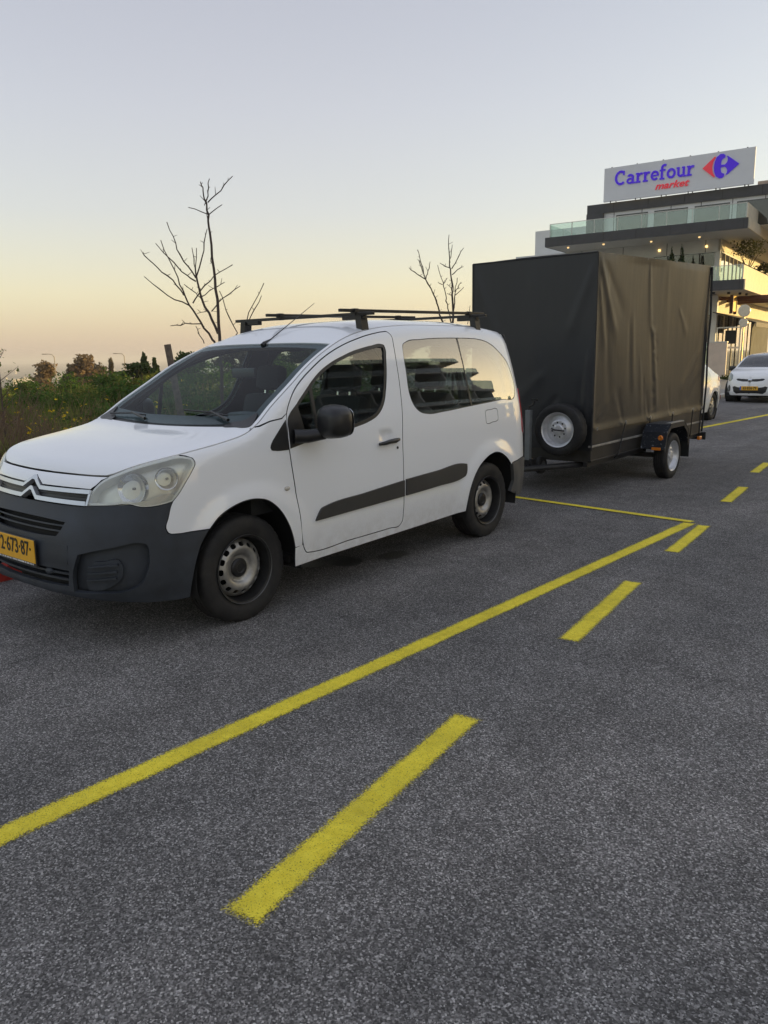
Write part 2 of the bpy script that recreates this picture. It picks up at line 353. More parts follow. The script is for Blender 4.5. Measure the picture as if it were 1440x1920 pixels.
# ================================================================== ground, road, kerb, markings
KERB = [(-1.02, -30), (-1.10, -10), (-1.22, -2), (-1.30, 2), (-1.42, 6), (-1.75, 9.5), (-2.55, 13), (-3.05, 17), (-3.30, 24), (-3.60, 30), (-4.3, 42), (-5.5, 60)]
def kx(y): return np.interp(y, [k[1] for k in KERB], [k[0] for k in KERB])
def asphalt():
    t = NT('coarse_asphalt'); co = t.coord()
    vo = t.n('TexVoronoi', Scale=190.0); t.l(co, vo.inputs['Vector']); sepc = t.n('SeparateColor'); t.l(vo.outputs['Color'], sepc.inputs[0])
    v2 = t.n('TexVoronoi', Scale=120.0); t.l(co, v2.inputs['Vector']); sep2 = t.n('SeparateColor'); t.l(v2.outputs['Color'], sep2.inputs[0])
    st = t.ramp(sepc.outputs[0], [(0, .060), (.40, .115), (.70, .190), (.88, .29), (1, .52)])
    big = t.noise(.45, 5, .6); mid = t.noise(3.2, 5, .65); fine = t.noise(95, 6, .75)
    c = t.mix(t.ramp(big, [(.35, 0.0), (.7, 1.0)]), (.84, .815, .80), (1.32, 1.24, 1.18)); c = t.mix(1.0, st, c, 'MULTIPLY')
    c = t.mix(1.0, c, t.ramp(mid, [(.3, .78), (.7, 1.18)]), 'MULTIPLY'); c = t.mix(1.0, c, t.ramp(fine, [(.3, .55), (.7, 1.35)]), 'MULTIPLY')
    tk = t.n('TexNoise', Scale=1.0, Detail=4.0, Roughness=.55); mk_ = t.n('Mapping'); mk_.inputs['Scale'].default_value = (1.5, .06, 1); mk_.inputs['Rotation'].default_value = (0, 0, .05); t.l(co, mk_.inputs[0]); t.l(mk_.outputs[0], tk.inputs['Vector'])   # wheel-polished lanes
    c = t.mix(1.0, c, t.ramp(tk.outputs['Fac'], [(.35, .84), (.65, 1.14)]), 'MULTIPLY')
    sp = t.ramp(sep2.outputs[1], [(.965, 0.0), (.975, 1.0)]); c = t.mix(t.math('MULTIPLY', sp, .65), c, (.34, .33, .32))
    # pale scuffs and one oily patch under the van
    sc_ = t.n('TexNoise', Scale=1.0, Detail=6.0, Roughness=.7); mp = t.n('Mapping'); mp.inputs['Scale'].default_value = (9, 2.2, 1); t.l(co, mp.inputs[0]); t.l(mp.outputs[0], sc_.inputs['Vector'])
    k = t.ramp(sc_.outputs['Fac'], [(.66, 0.0), (.74, 1.0)]); c = t.mix(t.math('MULTIPLY', k, .22), c, (.17, .165, .16))
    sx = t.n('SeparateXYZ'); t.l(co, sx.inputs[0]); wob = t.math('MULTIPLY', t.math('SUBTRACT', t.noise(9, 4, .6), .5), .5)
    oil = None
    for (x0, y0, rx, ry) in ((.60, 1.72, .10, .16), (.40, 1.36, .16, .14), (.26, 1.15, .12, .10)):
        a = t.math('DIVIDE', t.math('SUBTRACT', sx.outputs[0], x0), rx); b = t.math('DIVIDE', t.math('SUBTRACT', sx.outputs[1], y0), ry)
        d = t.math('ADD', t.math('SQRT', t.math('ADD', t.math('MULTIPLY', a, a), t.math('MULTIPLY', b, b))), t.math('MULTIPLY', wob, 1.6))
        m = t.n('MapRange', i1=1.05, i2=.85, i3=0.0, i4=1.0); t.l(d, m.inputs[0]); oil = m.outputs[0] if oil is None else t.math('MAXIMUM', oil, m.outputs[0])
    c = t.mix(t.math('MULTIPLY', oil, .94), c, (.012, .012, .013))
    bs = t.pbsdf(Base_Color=c); rgh = t.math('SUBTRACT', .86, t.math('MULTIPLY', oil, .42)); t.l(rgh, bs.inputs['Roughness']); bs.inputs['Specular IOR Level'].default_value = .35
    hh = t.math('ADD', t.math('MULTIPLY', sepc.outputs[0], .8), t.math('MULTIPLY', vo.outputs['Distance'], -.9)); hh = t.math('ADD', hh, t.math('MULTIPLY', fine, 1.2))
    t.l(t.bump(hh, .006, .8), bs.inputs['Normal']); return t.done(bs)
ASPH = asphalt()
# distant terrain: level near the road, falling away to a plain on the left
def terrain_h(x, y):
    d = np.maximum(0, -(x+13)); t = np.clip(d/260, 0, 1); s = t*t*(3-2*t)
    far = np.clip((d-300)/4000, 0, 1)
    return -.05-30*s+6*np.sin(x*.004+1.3)*np.sin(y*.003)*far+14*far*far
ax = np.unique(np.r_[-9000, -7000, -5000, -3500, -2500, -1800, -1300, -900, -650, -450, -320, -250, -200, np.arange(-160, 0, 8), np.arange(0, 200, 20), 260, 400, 800, 1600, 4000, 9000])
ay = np.unique(np.r_[-9000, -4000, -1600, -800, -400, -200, np.arange(-120, 300, 14), 350, 450, 600, 800, 1100, 1500, 2000, 2800, 4000, 6000, 9000])
GX, GY = np.meshgrid(ax, ay); GZ = terrain_h(GX, GY); nx_, ny_ = len(ax), len(ay)
Fq = [(j*nx_+i, j*nx_+i+1, (j+1)*nx_+i+1, (j+1)*nx_+i) for j in range(ny_-1) for i in range(nx_-1)]
def field_mat():
    t = NT('field_soil'); n1 = t.noise(.9, 6, .6); n2 = t.noise(.010, 5, .6)
    c = t.mix(t.ramp(n1, [(.35, 0.0), (.65, 1.0)]), (.035, .048, .014), (.085, .075, .035)); c = t.mix(t.ramp(n2, [(.40, 0.0), (.6, 1.0)]), c, (.17, .14, .095))
    b = t.pbsdf(Roughness=.95, Base_Color=c); t.l(t.bump(n1, .05), b.inputs['Normal']); return t.done(b)
tag(link('ground', fast('ground', np.stack([GX, GY, GZ], -1).reshape(-1, 3), Fq, field_mat(), True)), kind='structure')
# road sheet: kerb line on the left, wide carriageway to the right
yy = np.unique(np.r_[np.arange(-60, 62, 1.0), 62]); L = [(kx(y)+.02, y, 0) for y in yy]; Rr = [(24.0, y, 0) for y in yy]
rd = fast('road', L+Rr, [(i, len(yy)+i, len(yy)+i+1, i+1) for i in range(len(yy)-1)], ASPH); tag(link('road', rd), kind='structure')
PAVE = mat('concrete_paving', (.25, .235, .21), .88, var=.22, scale=2.5, bump=.002, bscale=90)
pv = [(kx(y)-.13, y, .125) for y in yy]+[((kx(y)-1.9 if y < 17.5 else kx(y)-26), y, .125) for y in yy]
tag(link('pavement', fast('pavement', pv, [(i, i+1, len(yy)+i+1, len(yy)+i) for i in range(len(yy)-1)], PAVE)), kind='structure')
# joints between the slabs nearest to view would lie behind the van; kerb stones are single pieces
KR = mat('kerb_red_paint', (.36, .030, .022), .7, var=.25, scale=14, bump=.001, bscale=150); KW = mat('kerb_white_paint', (.55, .53, .47), .75, var=.2, scale=14, bump=.001, bscale=150)
kb = bpy.data.objects.new('kerb', None); COL.objects.link(kb); tag(kb, kind='structure')
kprof = [(-.075, -.1), (.075, -.1), (.075, .105), (.055, .132), (-.075, .135)]
km = [MB().prism([(x, z) for x, z in kprof], -.492, .492, 'Y').build('kerb_stone', m_) for m_ in (KR, KW)]
ms = [k.data for k in km]; [bpy.data.objects.remove(k) for k in km]
y = -7.0; i = 0
while y < 44:
    x0, x1 = kx(y), kx(y+1); a = math.atan2(-(x1-x0), 1); link('kerb_stone', ms[i % 2], kb, ((x0+x1)/2-.055, y+.5, 0), (0, 0, a)); y += math.cos(a); i += 1
# sprayed yellow lines
def spray():
    t = NT('sprayed_yellow_paint'); uv = t.n('UVMap'); sx = t.n('SeparateXYZ'); t.l(uv.outputs[0], sx.inputs[0]); co = t.coord()
    a = t.math('ABSOLUTE', t.math('SUBTRACT', sx.outputs[1], .5)); n = t.noise(150, 3, .7); n2 = t.noise(5, 4, .6); n3 = t.noise(190, 3, .65)
    e = t.math('SUBTRACT', .30, a); e = t.math('ADD', e, t.math('MULTIPLY', t.math('SUBTRACT', n2, .5), .10))
    uv2 = t.n('UVMap'); uv2.uv_map = 'ends'; sy = t.n('SeparateXYZ'); t.l(uv2.outputs[0], sy.inputs[0])   # distance to the two ends
    e = t.math('MINIMUM', e, t.math('MULTIPLY', t.math('MINIMUM', sy.outputs[0], sy.outputs[1]), 4.0))
    wear = t.ramp(t.noise(2.3, 5, .7), [(.30, .55), (.55, 1.0)])   # thinner coats here and there
    f = t.math('ADD', t.math('MULTIPLY', e, 4.4), t.math('MULTIPLY', t.math('SUBTRACT', n, .5), 2.0)); f = t.math('ADD', f, .48)
    al = t.n('MapRange', i1=.25, i2=.75, i3=0.0, i4=1.0); t.l(f, al.inputs[0])
    pit = t.ramp(n3, [(.36, 0.0), (.42, 1.0)]); A = t.math('MULTIPLY', t.math('MULTIPLY', al.outputs[0], t.math('ADD', t.math('MULTIPLY', wear, .55), .45)), t.math('ADD', t.math('MULTIPLY', pit, .62), .38))
    c = t.mix(t.ramp(t.noise(28, 4, .6), [(.3, 0.0), (.7, 1.0)]), (.80, .64, .028), (.93, .78, .055))
    b = t.pbsdf(Roughness=.8, Base_Color=c); vo = t.n('TexVoronoi', Scale=135.0); t.l(co, vo.inputs['Vector']); t.l(t.bump(t.math('ADD', t.math('MULTIPLY', vo.outputs['Distance'], -1.0), n), .005, .7), b.inputs['Normal'])
    tr = t.n('BsdfTransparent'); mx = t.n('MixShader'); t.l(A, mx.inputs[0]); t.l(tr.outputs[0], mx.inputs[1]); t.l(b.outputs[0], mx.inputs[2]); return t.done(mx)
SPRAY = spray()
def stripe(a, b, wd, label, z=.004, bow=0.0, group='sprayed yellow dashes on the road'):
    a = Vector((*a, 0)); b = Vector((*b, 0)); d = (b-a); Ln = d.length; d /= Ln; n = Vector((-d.y, d.x, 0)); W_ = wd*1.9; pad = wd*.35
    k = max(2, int(Ln/.5)); V = []; F = []; UVs = []
    for i in range(k+1):
        t_ = -pad+(Ln+2*pad)*i/k; c = a+d*t_+n*bow*math.sin(math.pi*i/k)
        V += [c-n*W_/2+Vector((0, 0, z)), c+n*W_/2+Vector((0, 0, z))]
    for i in range(k): F.append((2*i, 2*i+2, 2*i+3, 2*i+1))
    me = mkmesh('yellow_line', V, F, SPRAY); me.uv_layers.new(name='UVMap'); me.uv_layers.new(name='ends'); uvl = me.uv_layers['UVMap']; uve = me.uv_layers['ends']
    for lp in me.loops:
        vi = lp.vertex_index; uvl.data[lp.index].uv = (-pad+(Ln+2*pad)*(vi//2)/k, float(vi % 2)); uve.data[lp.index].uv = ((Ln+2*pad)*(vi//2)/k-.02, (Ln+2*pad)*(1-(vi//2)/k)-.02)
    o = link('yellow_line', me); tag(o, label, 'road marking', group); return o
stripe((1.60, -8.0), (2.098, 4.20), .092, 'long yellow bay line running past the van towards the corner', bow=.0, group=None)
stripe((2.10, 4.27), (-1.15, 4.62), .074, 'thin yellow cross line ending the bay behind the van', .008, group=None)
for k_, (a, b, w_) in enumerate((((2.775, -1.70), (2.612, -.31), .098), ((2.545, .84), (2.405, 2.09), .092), ((2.33, 3.09), (2.24, 4.17), .09), ((2.065, 5.48), (1.965, 6.50), .095), ((1.775, 7.75), (1.69, 8.75), .095))):
    stripe(a, b, w_, ('nearest and largest yellow dash in the foreground', 'second yellow dash, level with the van rear door', 'third yellow dash, touching the bay corner', 'fourth yellow dash, beyond the bay corner', 'farthest yellow dash, at the right picture edge')[k_])
stripe((-.80, 12.1), (.0, 22.2), .12, 'far yellow bay line beyond the trailer', group=None)
# ================================================================== THE VAN (axis along Y, nose towards -Y, front axle at y=0)
def paint_mat(name, col, dirt=.0, dcol=(.30, .25, .19)):
    t = NT(name); nz = t.noise(1.3, 6, .6); sep = t.n('SeparateXYZ'); t.l(t.coord(), sep.inputs[0])
    c = t.mix(nz, tuple(x*.97 for x in col), col)
    if dirt:   # road dust splashed along the lower body
        h = t.n('MapRange', i1=.62, i2=.22, i3=0.0, i4=1.0); t.l(sep.outputs[2], h.inputs[0])
        sp = t.ramp(t.noise(14, 6, .7), [(.38, 0.0), (.62, 1.0)])
        k = t.math('MULTIPLY', t.math('MULTIPLY', h.outputs[0], h.outputs[0]), t.math('MULTIPLY', sp, dirt))
        c = t.mix(k, c, dcol)
    b = t.pbsdf(Roughness=.42, Base_Color=c, Coat_Weight=1.0, Coat_Roughness=.05)
    rr = t.n('MapRange', i3=.34, i4=.5); t.l(t.noise(5, 5, .7), rr.inputs[0]); t.l(rr.outputs[0], b.inputs['Roughness'])
    return t.done(b)
WHITE = paint_mat('van_white_paint', (.845, .862, .885), .35)
WHITE2 = paint_mat('car_white_paint', (.85, .85, .84), .12)
PLAST = mat('grained_grey_plastic', (.028, .034, .044), .58, var=.35, scale=5, bump=.0015, bscale=420)
STRIP = mat('rubbing_strip_plastic', (.040, .039, .038), .48, var=.2, scale=6, bump=.001, bscale=380)
BLACK = mat('satin_black_plastic', (.012, .012, .013), .38, var=.2, scale=20, bump=.0006, bscale=300)
VOID = mat('underbody_black', (.010, .010, .010), .9, var=.3)
TRIM = mat('cabin_grey_trim', (.045, .048, .052), .75, var=.2, scale=20, bump=.001)
SEATM = mat('seat_fabric_charcoal', (.022, .023, .026), .9, var=.3, scale=60, bump=.002, bscale=500)
CHROME = mat('satin_chrome', (.66, .68, .72), .16, 1.0, var=.05)
BADGE = mat('badge_silver', (.62, .64, .68), .30, .55, var=.05)
SILVER = mat('steel_wheel_silver', (.36, .35, .33), .42, .7, var=.25, scale=14, bump=.0008, bscale=120)
RIMBLK = mat('rim_black_steel', (.016, .016, .017), .45, .2, var=.4, scale=20)
def rubber():
    t = NT('tyre_rubber'); nz = t.noise(9, 6, .65)
    c = t.mix(t.ramp(nz, [(.42, 0.0), (.68, 1.0)]), (.009, .009, .010), (.024, .022, .020))
    b = t.pbsdf(Roughness=.72, Base_Color=c); t.l(t.bump(t.noise(160, 4, .6), .0012), b.inputs['Normal']); return t.done(b)
TYRE = rubber()
GLASS = glass('van_clear_glass', (.66, .74, .72), 1.5)
GLASSW = glass('windscreen_glass', (.80, .93, .95), .36)
GLASSD = glass('rear_side_glass', (.50, .58, .55), 3.2)
PLATEY = mat('plate_yellow', (.80, .42, .02), .45, var=.06, scale=30)
INK = mat('plate_black_ink', (.012, .012, .012), .5)
WHITEP = mat('white_print', (.75, .75, .75), .5)
RED = mat('tail_red_plastic', (.35, .012, .015), .2, var=.1, coat=.5)
AMBER = mat('amber_plastic', (.75, .22, .02), .25, var=.1, coat=.5)

VB = Body(
    [(-.3, -.925), (0, -.94), (.3, -.925), (.5, -.885), (.65, -.81), (.76, -.70), (.83, -.56), (.87, -.40), (.89, -.2), (.90, .1), (.90, .6), (.90, 1.4), (.90, 2.2), (.895, 2.7), (.885, 3.05), (.868, 3.28), (.80, 3.44), (.64, 3.515), (.3, 3.54), (0, 3.545), (-.3, 3.54)],
    ([.1, .2, .26, .34, .5, .6, .68, .75, .83, .92, 1.0, 1.2], [.2, .09, .04, .0, .0, .015, .04, .075, .11, .15, .21, .4]),
    ([.1, .25, .5, .65, .75, .95, 1.1, 1.3, 1.5, 1.65, 1.8], [.06, .035, .004, 0, .002, .015, .035, .08, .132, .178, .23]),
    ([.1, .25, .35, .6, .66, 1.0, 1.3, 1.6, 1.8], [.15, .05, 0, .0, .04, .07, .11, .18, .26]),
    ([0, .3, .52, .65, .72, .78, .927, 1.058, 'y-.35', 'y-.1', 'y.05', 'y.15', 'y.3', 'y.5', 'y.7', 'y.9', 'y1.1', 'y1.3', 'y1.6', 'y2.0', 'y2.6', 'y3.0', 'y3.2', 'e-.6', 'e0'],
     [.942, .943, .944, .946, .955, .971, 1.010, 1.034, 1.054, 1.09, 1.12, 1.165, 1.265, 1.385, 1.505, 1.60, 1.675, 1.725, 1.765, 1.785, 1.787, 1.77, 1.75, 1.72, 1.725]),
    ([0, .6, 1.2, 1.6, 2.2, 3, 6], [.05, .06, .06, .045, .05, .06, .06]), ([0, .6, 1.2, 1.6, 2.2, 3, 6], [.06, .08, .10, .07, .08, .09, .09]),
    ([-.7, -.6, -.4, -.2, 0, .06, .3, .5, .7, .9, .95, 1.0, 1.1, 1.25, 1.5, 2.0, 2.6, 3.0, 3.17],
     [.9455, .992, 1.025, 1.072, 1.10, 1.127, 1.142, 1.288, 1.402, 1.515, 1.625, 1.65, 1.675, 1.72, 1.775, 1.815, 1.84, 1.842, 1.825, 1.80, 1.75]),
    ([-.8, -.5, 0, .2, .9, 1.3, 4], [2.5, 3, 3.5, 2.5, 2.5, 3.5, 3.5]), (.03, 2.745), .02, ((2.87, .985, .07, .045, .014),))
van = thing('van', 'white compact van with grey bumper, black side strips and roof bars', 'van', (0, 0, 0))
PW, PT = VB.P, VB.T
def flip(pts, g): return [(p[0]*g,)+tuple(p[1:]) for p in pts]
zt = lambda s: float(VB.zt(abs(s)))
DOOR = [(2.06, .322), (2.017, .332), (1.995, .36), (1.978, .408), (1.955, .6), (1.94, .75), (1.922, .95), (1.92, 1.01), (1.925, 1.1), (1.946, 1.217), (1.99, 1.285), (2.054, 1.351), (2.15, 1.42), (2.266, 1.487), (2.38, 1.545), (2.502, 1.595), (2.64, 1.64), (2.764, 1.672), (2.88, 1.697), (2.983, 1.714), (3.08, 1.726), (3.135, 1.725), (3.16, 1.70), (3.157, 1.62), (3.145, 1.534), (3.117, 1.304), (3.08, 1.1), (3.056, .979), (3.044, .8), (3.041, .679), (3.045, .421), (3.04, .35), (3.015, .326), (2.9, .324), (2.473, .322)]
FWIN = [(1.985, 1.032, 1), (2.3, 1.05), (2.558, 1.085), (2.70, 1.11), (2.804, 1.144), (2.87, 1.19), (2.908, 1.233), (2.96, 1.33), (2.998, 1.423), (3.035, 1.54), (3.052, 1.60), (3.045, 1.63), (3.02, 1.637), (2.9, 1.627), (2.802, 1.612), (2.68, 1.588), (2.567, 1.557), (2.45, 1.52), (2.335, 1.471), (2.24, 1.415), (2.148, 1.347), (2.08, 1.295), (1.99, 1.22, 1)]
RWIN = [(3.248, 1.583), (3.262, 1.63), (3.322, 1.658), (3.502, 1.675), (4.017, 1.689), (4.2, 1.688), (4.339, 1.682), (4.47, 1.662), (4.574, 1.624), (4.67, 1.56), (4.749, 1.494), (4.80, 1.40), (4.82, 1.31), (4.80, 1.22), (4.77, 1.185), (4.5, 1.165), (3.996, 1.14), (3.6, 1.12), (3.397, 1.117), (3.31, 1.135), (3.254, 1.172), (3.225, 1.22), (3.212, 1.29), (3.225, 1.417)]
ARCHF = [(1.266, .624), (1.328, .68), (1.417, .722), (1.508, .744), (1.607, .745), (1.695, .721), (1.777, .659), (1.847, .564), (1.891, .465), (1.914, .386)]
ARCHR = [(3.88, .29), (3.888, .36), (3.908, .459), (3.945, .535), (3.988, .593), (4.045, .645), (4.112, .684), (4.233, .727), (4.335, .734), (4.44, .704), (4.526, .654), (4.598, .592)]
FUEL = [(4.23, .979), (4.31, .986), (4.39, .992), (4.408, .998), (4.414, 1.014), (4.416, 1.05), (4.417, 1.08), (4.411, 1.094), (4.395, 1.10), (4.31, 1.096), (4.23, 1.092), (4.214, 1.086), (4.209, 1.07), (4.208, 1.03), (4.208, 1.0), (4.214, .984)]
HEADL = [(.553, .796, 1), (.577, .856), (.61, .893), (.651, .922), (.781, .966), (.927, .999), (1.058, 1.026), (1.13, 1.034), (1.185, 1.034), (1.218, 1.02), (1.225, 1.0), (1.20, .955), (1.161, .906), (1.101, .833), (1.069, .803, 1), (.985, .79), (.936, .788), (.89, .793), (.836, .808), (.732, .803)]
doorL = spline(DOOR, .02, True); fwinL = spline(FWIN, .02, True); rwinL = spline(RWIN, .02, True)
fuelL = spline(FUEL, .01, True); headL = [(a, min(b, float(VB.zt(a))-.002) if a > .66 or b > .93 else b) for a, b in spline([(q[0], float(VB.zt(q[0]))-.003) + tuple(q[2:]) if .7 < q[0] < 1.14 and q[1] > .95 else q for q in HEADL], .015, True)]
def wrap(name, o, m, parent=van, g=1, **k): return panel(name, flip(o, g), PW, m, parent, holes=[flip(h, g) for h in k.pop('holes', [])], **k)
dfront = [p for p in DOOR[2:10]]           # front edge of the door, upwards
for g in (1, -1):
    # ---- wing
    top = [(s, zt(s)-.002) for s in np.linspace(1.68, 1.15, 20)]
    wing = spline([(a, b) for a, b in ARCHF], .02)+[(1.975, .386)]+spline([(p[0]-.001, p[1]) for p in DOOR[3:10]], .03)+[(1.90, 1.188), (1.80, 1.178), (1.72, 1.155)]+top+[(1.185, 1.036)]+spline([(1.218, 1.022), (1.227, 1.0), (1.20, .955), (1.161, .906), (1.101, .833), (1.071, .803), (1.035, .712), (1.019, .665), (1.032, .635), (1.082, .625), (1.167, .625)], .02)
    wrap('wing', wing, WHITE, g=g, gap=.002, edge=BLACK)
    # ---- body side: sill, rear quarter, roof rail and screen pillar in one pressing
    R1 = 5.03
    side = [(1.925, .255), (2.2, .258), (2.481, .262), (3.2, .275), (3.772, .288)]+spline(ARCHR, .02)+[(4.606, .612), (4.75, .62), (4.9, .633), (R1, .645)]
    side += [(R1, z) for z in np.linspace(.70, zt(R1)-.01, 24)]+[(s, zt(s)-.002) for s in np.linspace(R1, 1.69, 130)]+[(1.72, 1.160), (1.80, 1.182), (1.90, 1.192)]
    i0 = min(range(len(doorL)), key=lambda i: abs(doorL[i][0]-1.946)+abs(doorL[i][1]-1.217)); i1 = min(range(len(doorL)), key=lambda i: abs(doorL[i][0]-1.985)+abs(doorL[i][1]-.386))
    seq = doorL[i0:]+doorL[:i1+1]; side += seq+[(1.913, .384), (1.918, .31)]
    sp = wrap('body_side', side, WHITE, g=g, gap=.0018, holes=[rwinL, fuelL], holegap=0, edge=BLACK)
    fl = wrap('fuel_flap', fuelL, WHITE, parent=sp, g=g, gap=.005, edge=BLACK)
    # ---- door
    dr = wrap('door', doorL, WHITE, g=g, gap=.0048, holes=[fwinL], thick=.025, edge=BLACK)
    ring = inset(fwinL, .022)
    wrap('window_seal', fwinL, BLACK, parent=dr, g=g, holes=[ring], off=-.003, grid=0, thick=.012)
    wrap('window_pane', inset(fwinL, .012), GLASS, parent=dr, g=g, off=-.012, rim=False)
    wrap('window_divider', [(2.185, 1.03), (2.215, 1.03), (2.222, 1.405), (2.192, 1.385)], BLACK, parent=dr, g=g, off=-.006, grid=.03, thick=.01)
    wrap('mirror_sail', spline([(1.93, 1.004, 1), (1.935, 1.09), (1.951, 1.19), (1.985, 1.225, 1), (2.05, 1.27, 1), (2.085, 1.03, 1)], .02, True), BLACK, parent=dr, g=g, off=.003, grid=.03)
    wrap('rubbing_strip', spline([(2.108, .522, 1), (2.135, .565), (2.165, .597), (2.2, .605), (2.6, .634), (3.036, .662, 1), (3.036, .545, 1), (2.6, .535)], .03, True), STRIP, parent=dr, g=g, off=.014, thick=.02)
    hb = PW(np.array([2.77*g, 2.88*g, 2.995*g]), np.array([.950, .958, .964])); mbh = MB()
    hp = [Vector(q)+Vector((.012*g*k, 0, 0)) for q, k in zip(hb, (1.2, 2.6, 1.0))]
    mbh.tube([hp[0], hp[0].lerp(hp[1], .5)+Vector((.010*g, 0, 0)), hp[1], hp[1].lerp(hp[2], .5)+Vector((.010*g, 0, 0)), hp[2]], [.010, .015, .016, .018, .012], 10).build('handle', BLACK, dr, 50)
    lk = PW(np.array([2.985*g]), np.array([.905]))[0]; MB().lathe([(-.004, .010), (.003, .010), (.004, .001)], 14, 'X', lk).build('lock', RIMBLK, dr)
    # ---- rear quarter strip and glazing
    wrap('rubbing_strip', spline([(3.062, .546, 1), (3.062, .666, 1), (3.45, .681), (3.84, .691), (3.866, .685), (3.87, .66), (3.845, .59), (3.815, .582), (3.45, .560)], .03, True), STRIP, parent=sp, g=g, off=.014, thick=.02)
    wrap('sail_cover', spline([(1.768, 1.025), (1.785, 1.055), (1.82, 1.089), (1.87, 1.132), (1.928, 1.18, 1), (1.915, 1.05), (1.914, .998, 1), (1.80, 1.004), (1.775, 1.010)], .02, True), BLACK, g=g, off=.003, grid=.03)
    frA = [p for p in rwinL]
    def cut(lo, hi): # part of the rear glass between two s values
        q = inset(rwinL, .006); out_ = []
        for i in range(len(q)):
            a, b = q[i], q[(i+1) % len(q)]
            ina, inb = lo <= a[0] <= hi, lo <= b[0] <= hi
            if ina: out_.append(a)
            if ina != inb:
                x = lo if (a[0] < lo or b[0] < lo) else hi; t_ = (x-a[0])/(b[0]-a[0]); out_.append((x, a[1]+(b[1]-a[1])*t_))
        return out_
    for lo, hi in ((0, 4.006), (4.024, 9)):
        wrap('side_window', cut(lo, hi), GLASSD, parent=sp, g=g, off=-.002, rim=False)
    wrap('window_seal', inset(rwinL, -.004), BLACK, parent=sp, g=g, holes=[inset(rwinL, .010)], off=-.004, grid=0)
    wrap('window_post', [(4.003, 1.138), (4.027, 1.139), (4.027, 1.69), (4.003, 1.69)], BLACK, parent=sp, g=g, off=.0, grid=.03)
    # trim behind the rear glass with smaller openings, as seen through the pane
    t1 = spline([(3.30, 1.58), (3.34, 1.612), (3.5, 1.622), (3.9, 1.630), (3.945, 1.61), (3.962, 1.5), (3.962, 1.25), (3.945, 1.19), (3.9, 1.175), (3.45, 1.155), (3.33, 1.175), (3.285, 1.24), (3.275, 1.40)], .03, True)
    t2 = spline([(4.10, 1.60), (4.14, 1.635), (4.3, 1.632), (4.45, 1.605), (4.56, 1.55), (4.65, 1.45), (4.70, 1.33), (4.69, 1.25), (4.64, 1.215), (4.3, 1.195), (4.14, 1.19), (4.09, 1.22)], .03, True)
    wrap('window_trim', inset(rwinL, -.02), TRIM, parent=sp, g=g, holes=[t1, t2], off=-.045, thick=.03)
    # dark inner skin so that no gap looks into empty space
    af = [(1.58+.405*math.cos(a), .33+.405*math.sin(a)) for a in np.linspace(math.pi+.05, -.05, 30)]
    ar = [(4.29+.405*math.cos(a), .33+.405*math.sin(a)) for a in np.linspace(math.pi+.05, -.05, 30)]
    inner = [(1.06, .32)]+af+[(2.1, .28), (3.8, .29)]+ar+[(4.8, .36), (5.0, .40), (5.05, zt(5.05)-.02)]+[(s, zt(s)-.02) for s in np.linspace(5.0, 1.75, 60)]+[(1.75, 1.13), (1.3, 1.0), (1.1, .80)]
    wrap('inner_skin', inner, BLACK, g=g, holes=[inset(fwinL, -.01), inset(rwinL, .0)], off=-.032, grid=.08, rim=False)
    # ---- side repeater
    q = PW(np.array([1.866*g]), np.array([.767]))[0]
    sph('side_repeater', (q[0]+.004*g, q[1], q[2]), (.012, .022, .014), mat('clear_lens', (.45, .42, .36), .15, coat=.6), van)
    # ---- headlamp
    hl = wrap('headlight', headL, glass('hazed_headlamp_lens', (.95, .96, .93), 1.3, .02, 1.5, .16, (.86, .88, .85)), g=g, gap=.002, off=.001, grid=.025, rim=False)
    wrap('housing', inset(headL, -.004), mat('lamp_housing', (.62, .63, .60), .30, .5, var=.15), parent=hl, g=g, off=-.055, grid=.03, rim=False)
    wrap('lens_border', headL, mat('lamp_edge', (.60, .62, .60), .3, var=.1, coat=.3), parent=hl, g=g, holes=[inset(headL, .012)], off=-.004, grid=0, thick=.06)
    for s0, z0, r0 in ((1.04, .925, .055), (.84, .885, .078)):
        c0 = PW(np.array([s0*g]), np.array([z0]))[0]; n0 = c0-PW(np.array([s0*g]), np.array([z0]))[0]
        e = .01; du = PW(np.array([s0*g+e]), np.array([z0]))[0]-c0; dv = PW(np.array([s0*g]), np.array([z0+e]))[0]-c0; nn = Vector(np.cross(du, dv)).normalized()
        nn = (nn*.6+Vector((0, -1, 0))*.4).normalized()
        pr = [(-.045+.042*(i/8)**2, .012+(r0-.012)*i/8) for i in range(9)]+[(.0, r0+.006), (-.03, r0+.008)]
        mb = MB().lathe(pr, 28, 'Z'); rb = mb.build('reflector', CHROME, hl, 40); rb.rotation_euler = nn.to_track_quat('Z', 'Y').to_euler(); rb.location = Vector(c0)-nn*.028
        bb = MB().lathe([(-.045, .004), (-.035, .008), (-.016, .007), (-.010, .001)], 14, 'Z').build('bulb', mat('bulb_glass', (.10, .10, .10), .1, coat=.5), hl, 40)
        bb.rotation_euler = rb.rotation_euler; bb.location = rb.location
    wrap('indicator_lens', spline([(.845, .812, 1), (.93, .822), (1.05, .846), (1.085, .842), (1.065, .812, 1), (.985, .797), (.92, .793)], .02, True), mat('indicator_grey', (.30, .31, .29), .2, var=.15, coat=.6), parent=hl, g=g, off=-.003, thick=.01)
    # ---- tail lamp
    wrap('tail_light', spline([(4.885, .86), (4.93, .84), (5.08, .86), (5.09, 1.0), (5.05, 1.22), (4.95, 1.24), (4.905, 1.18), (4.885, 1.0)], .02, True), RED, g=g, off=.008)
    # ---- mirror
    mr = [(-.12, .0), (-.10, .045), (-.03, .085), (.05, .098), (.10, .090), (.115, .05)]
    V = []; F = []; n = 22
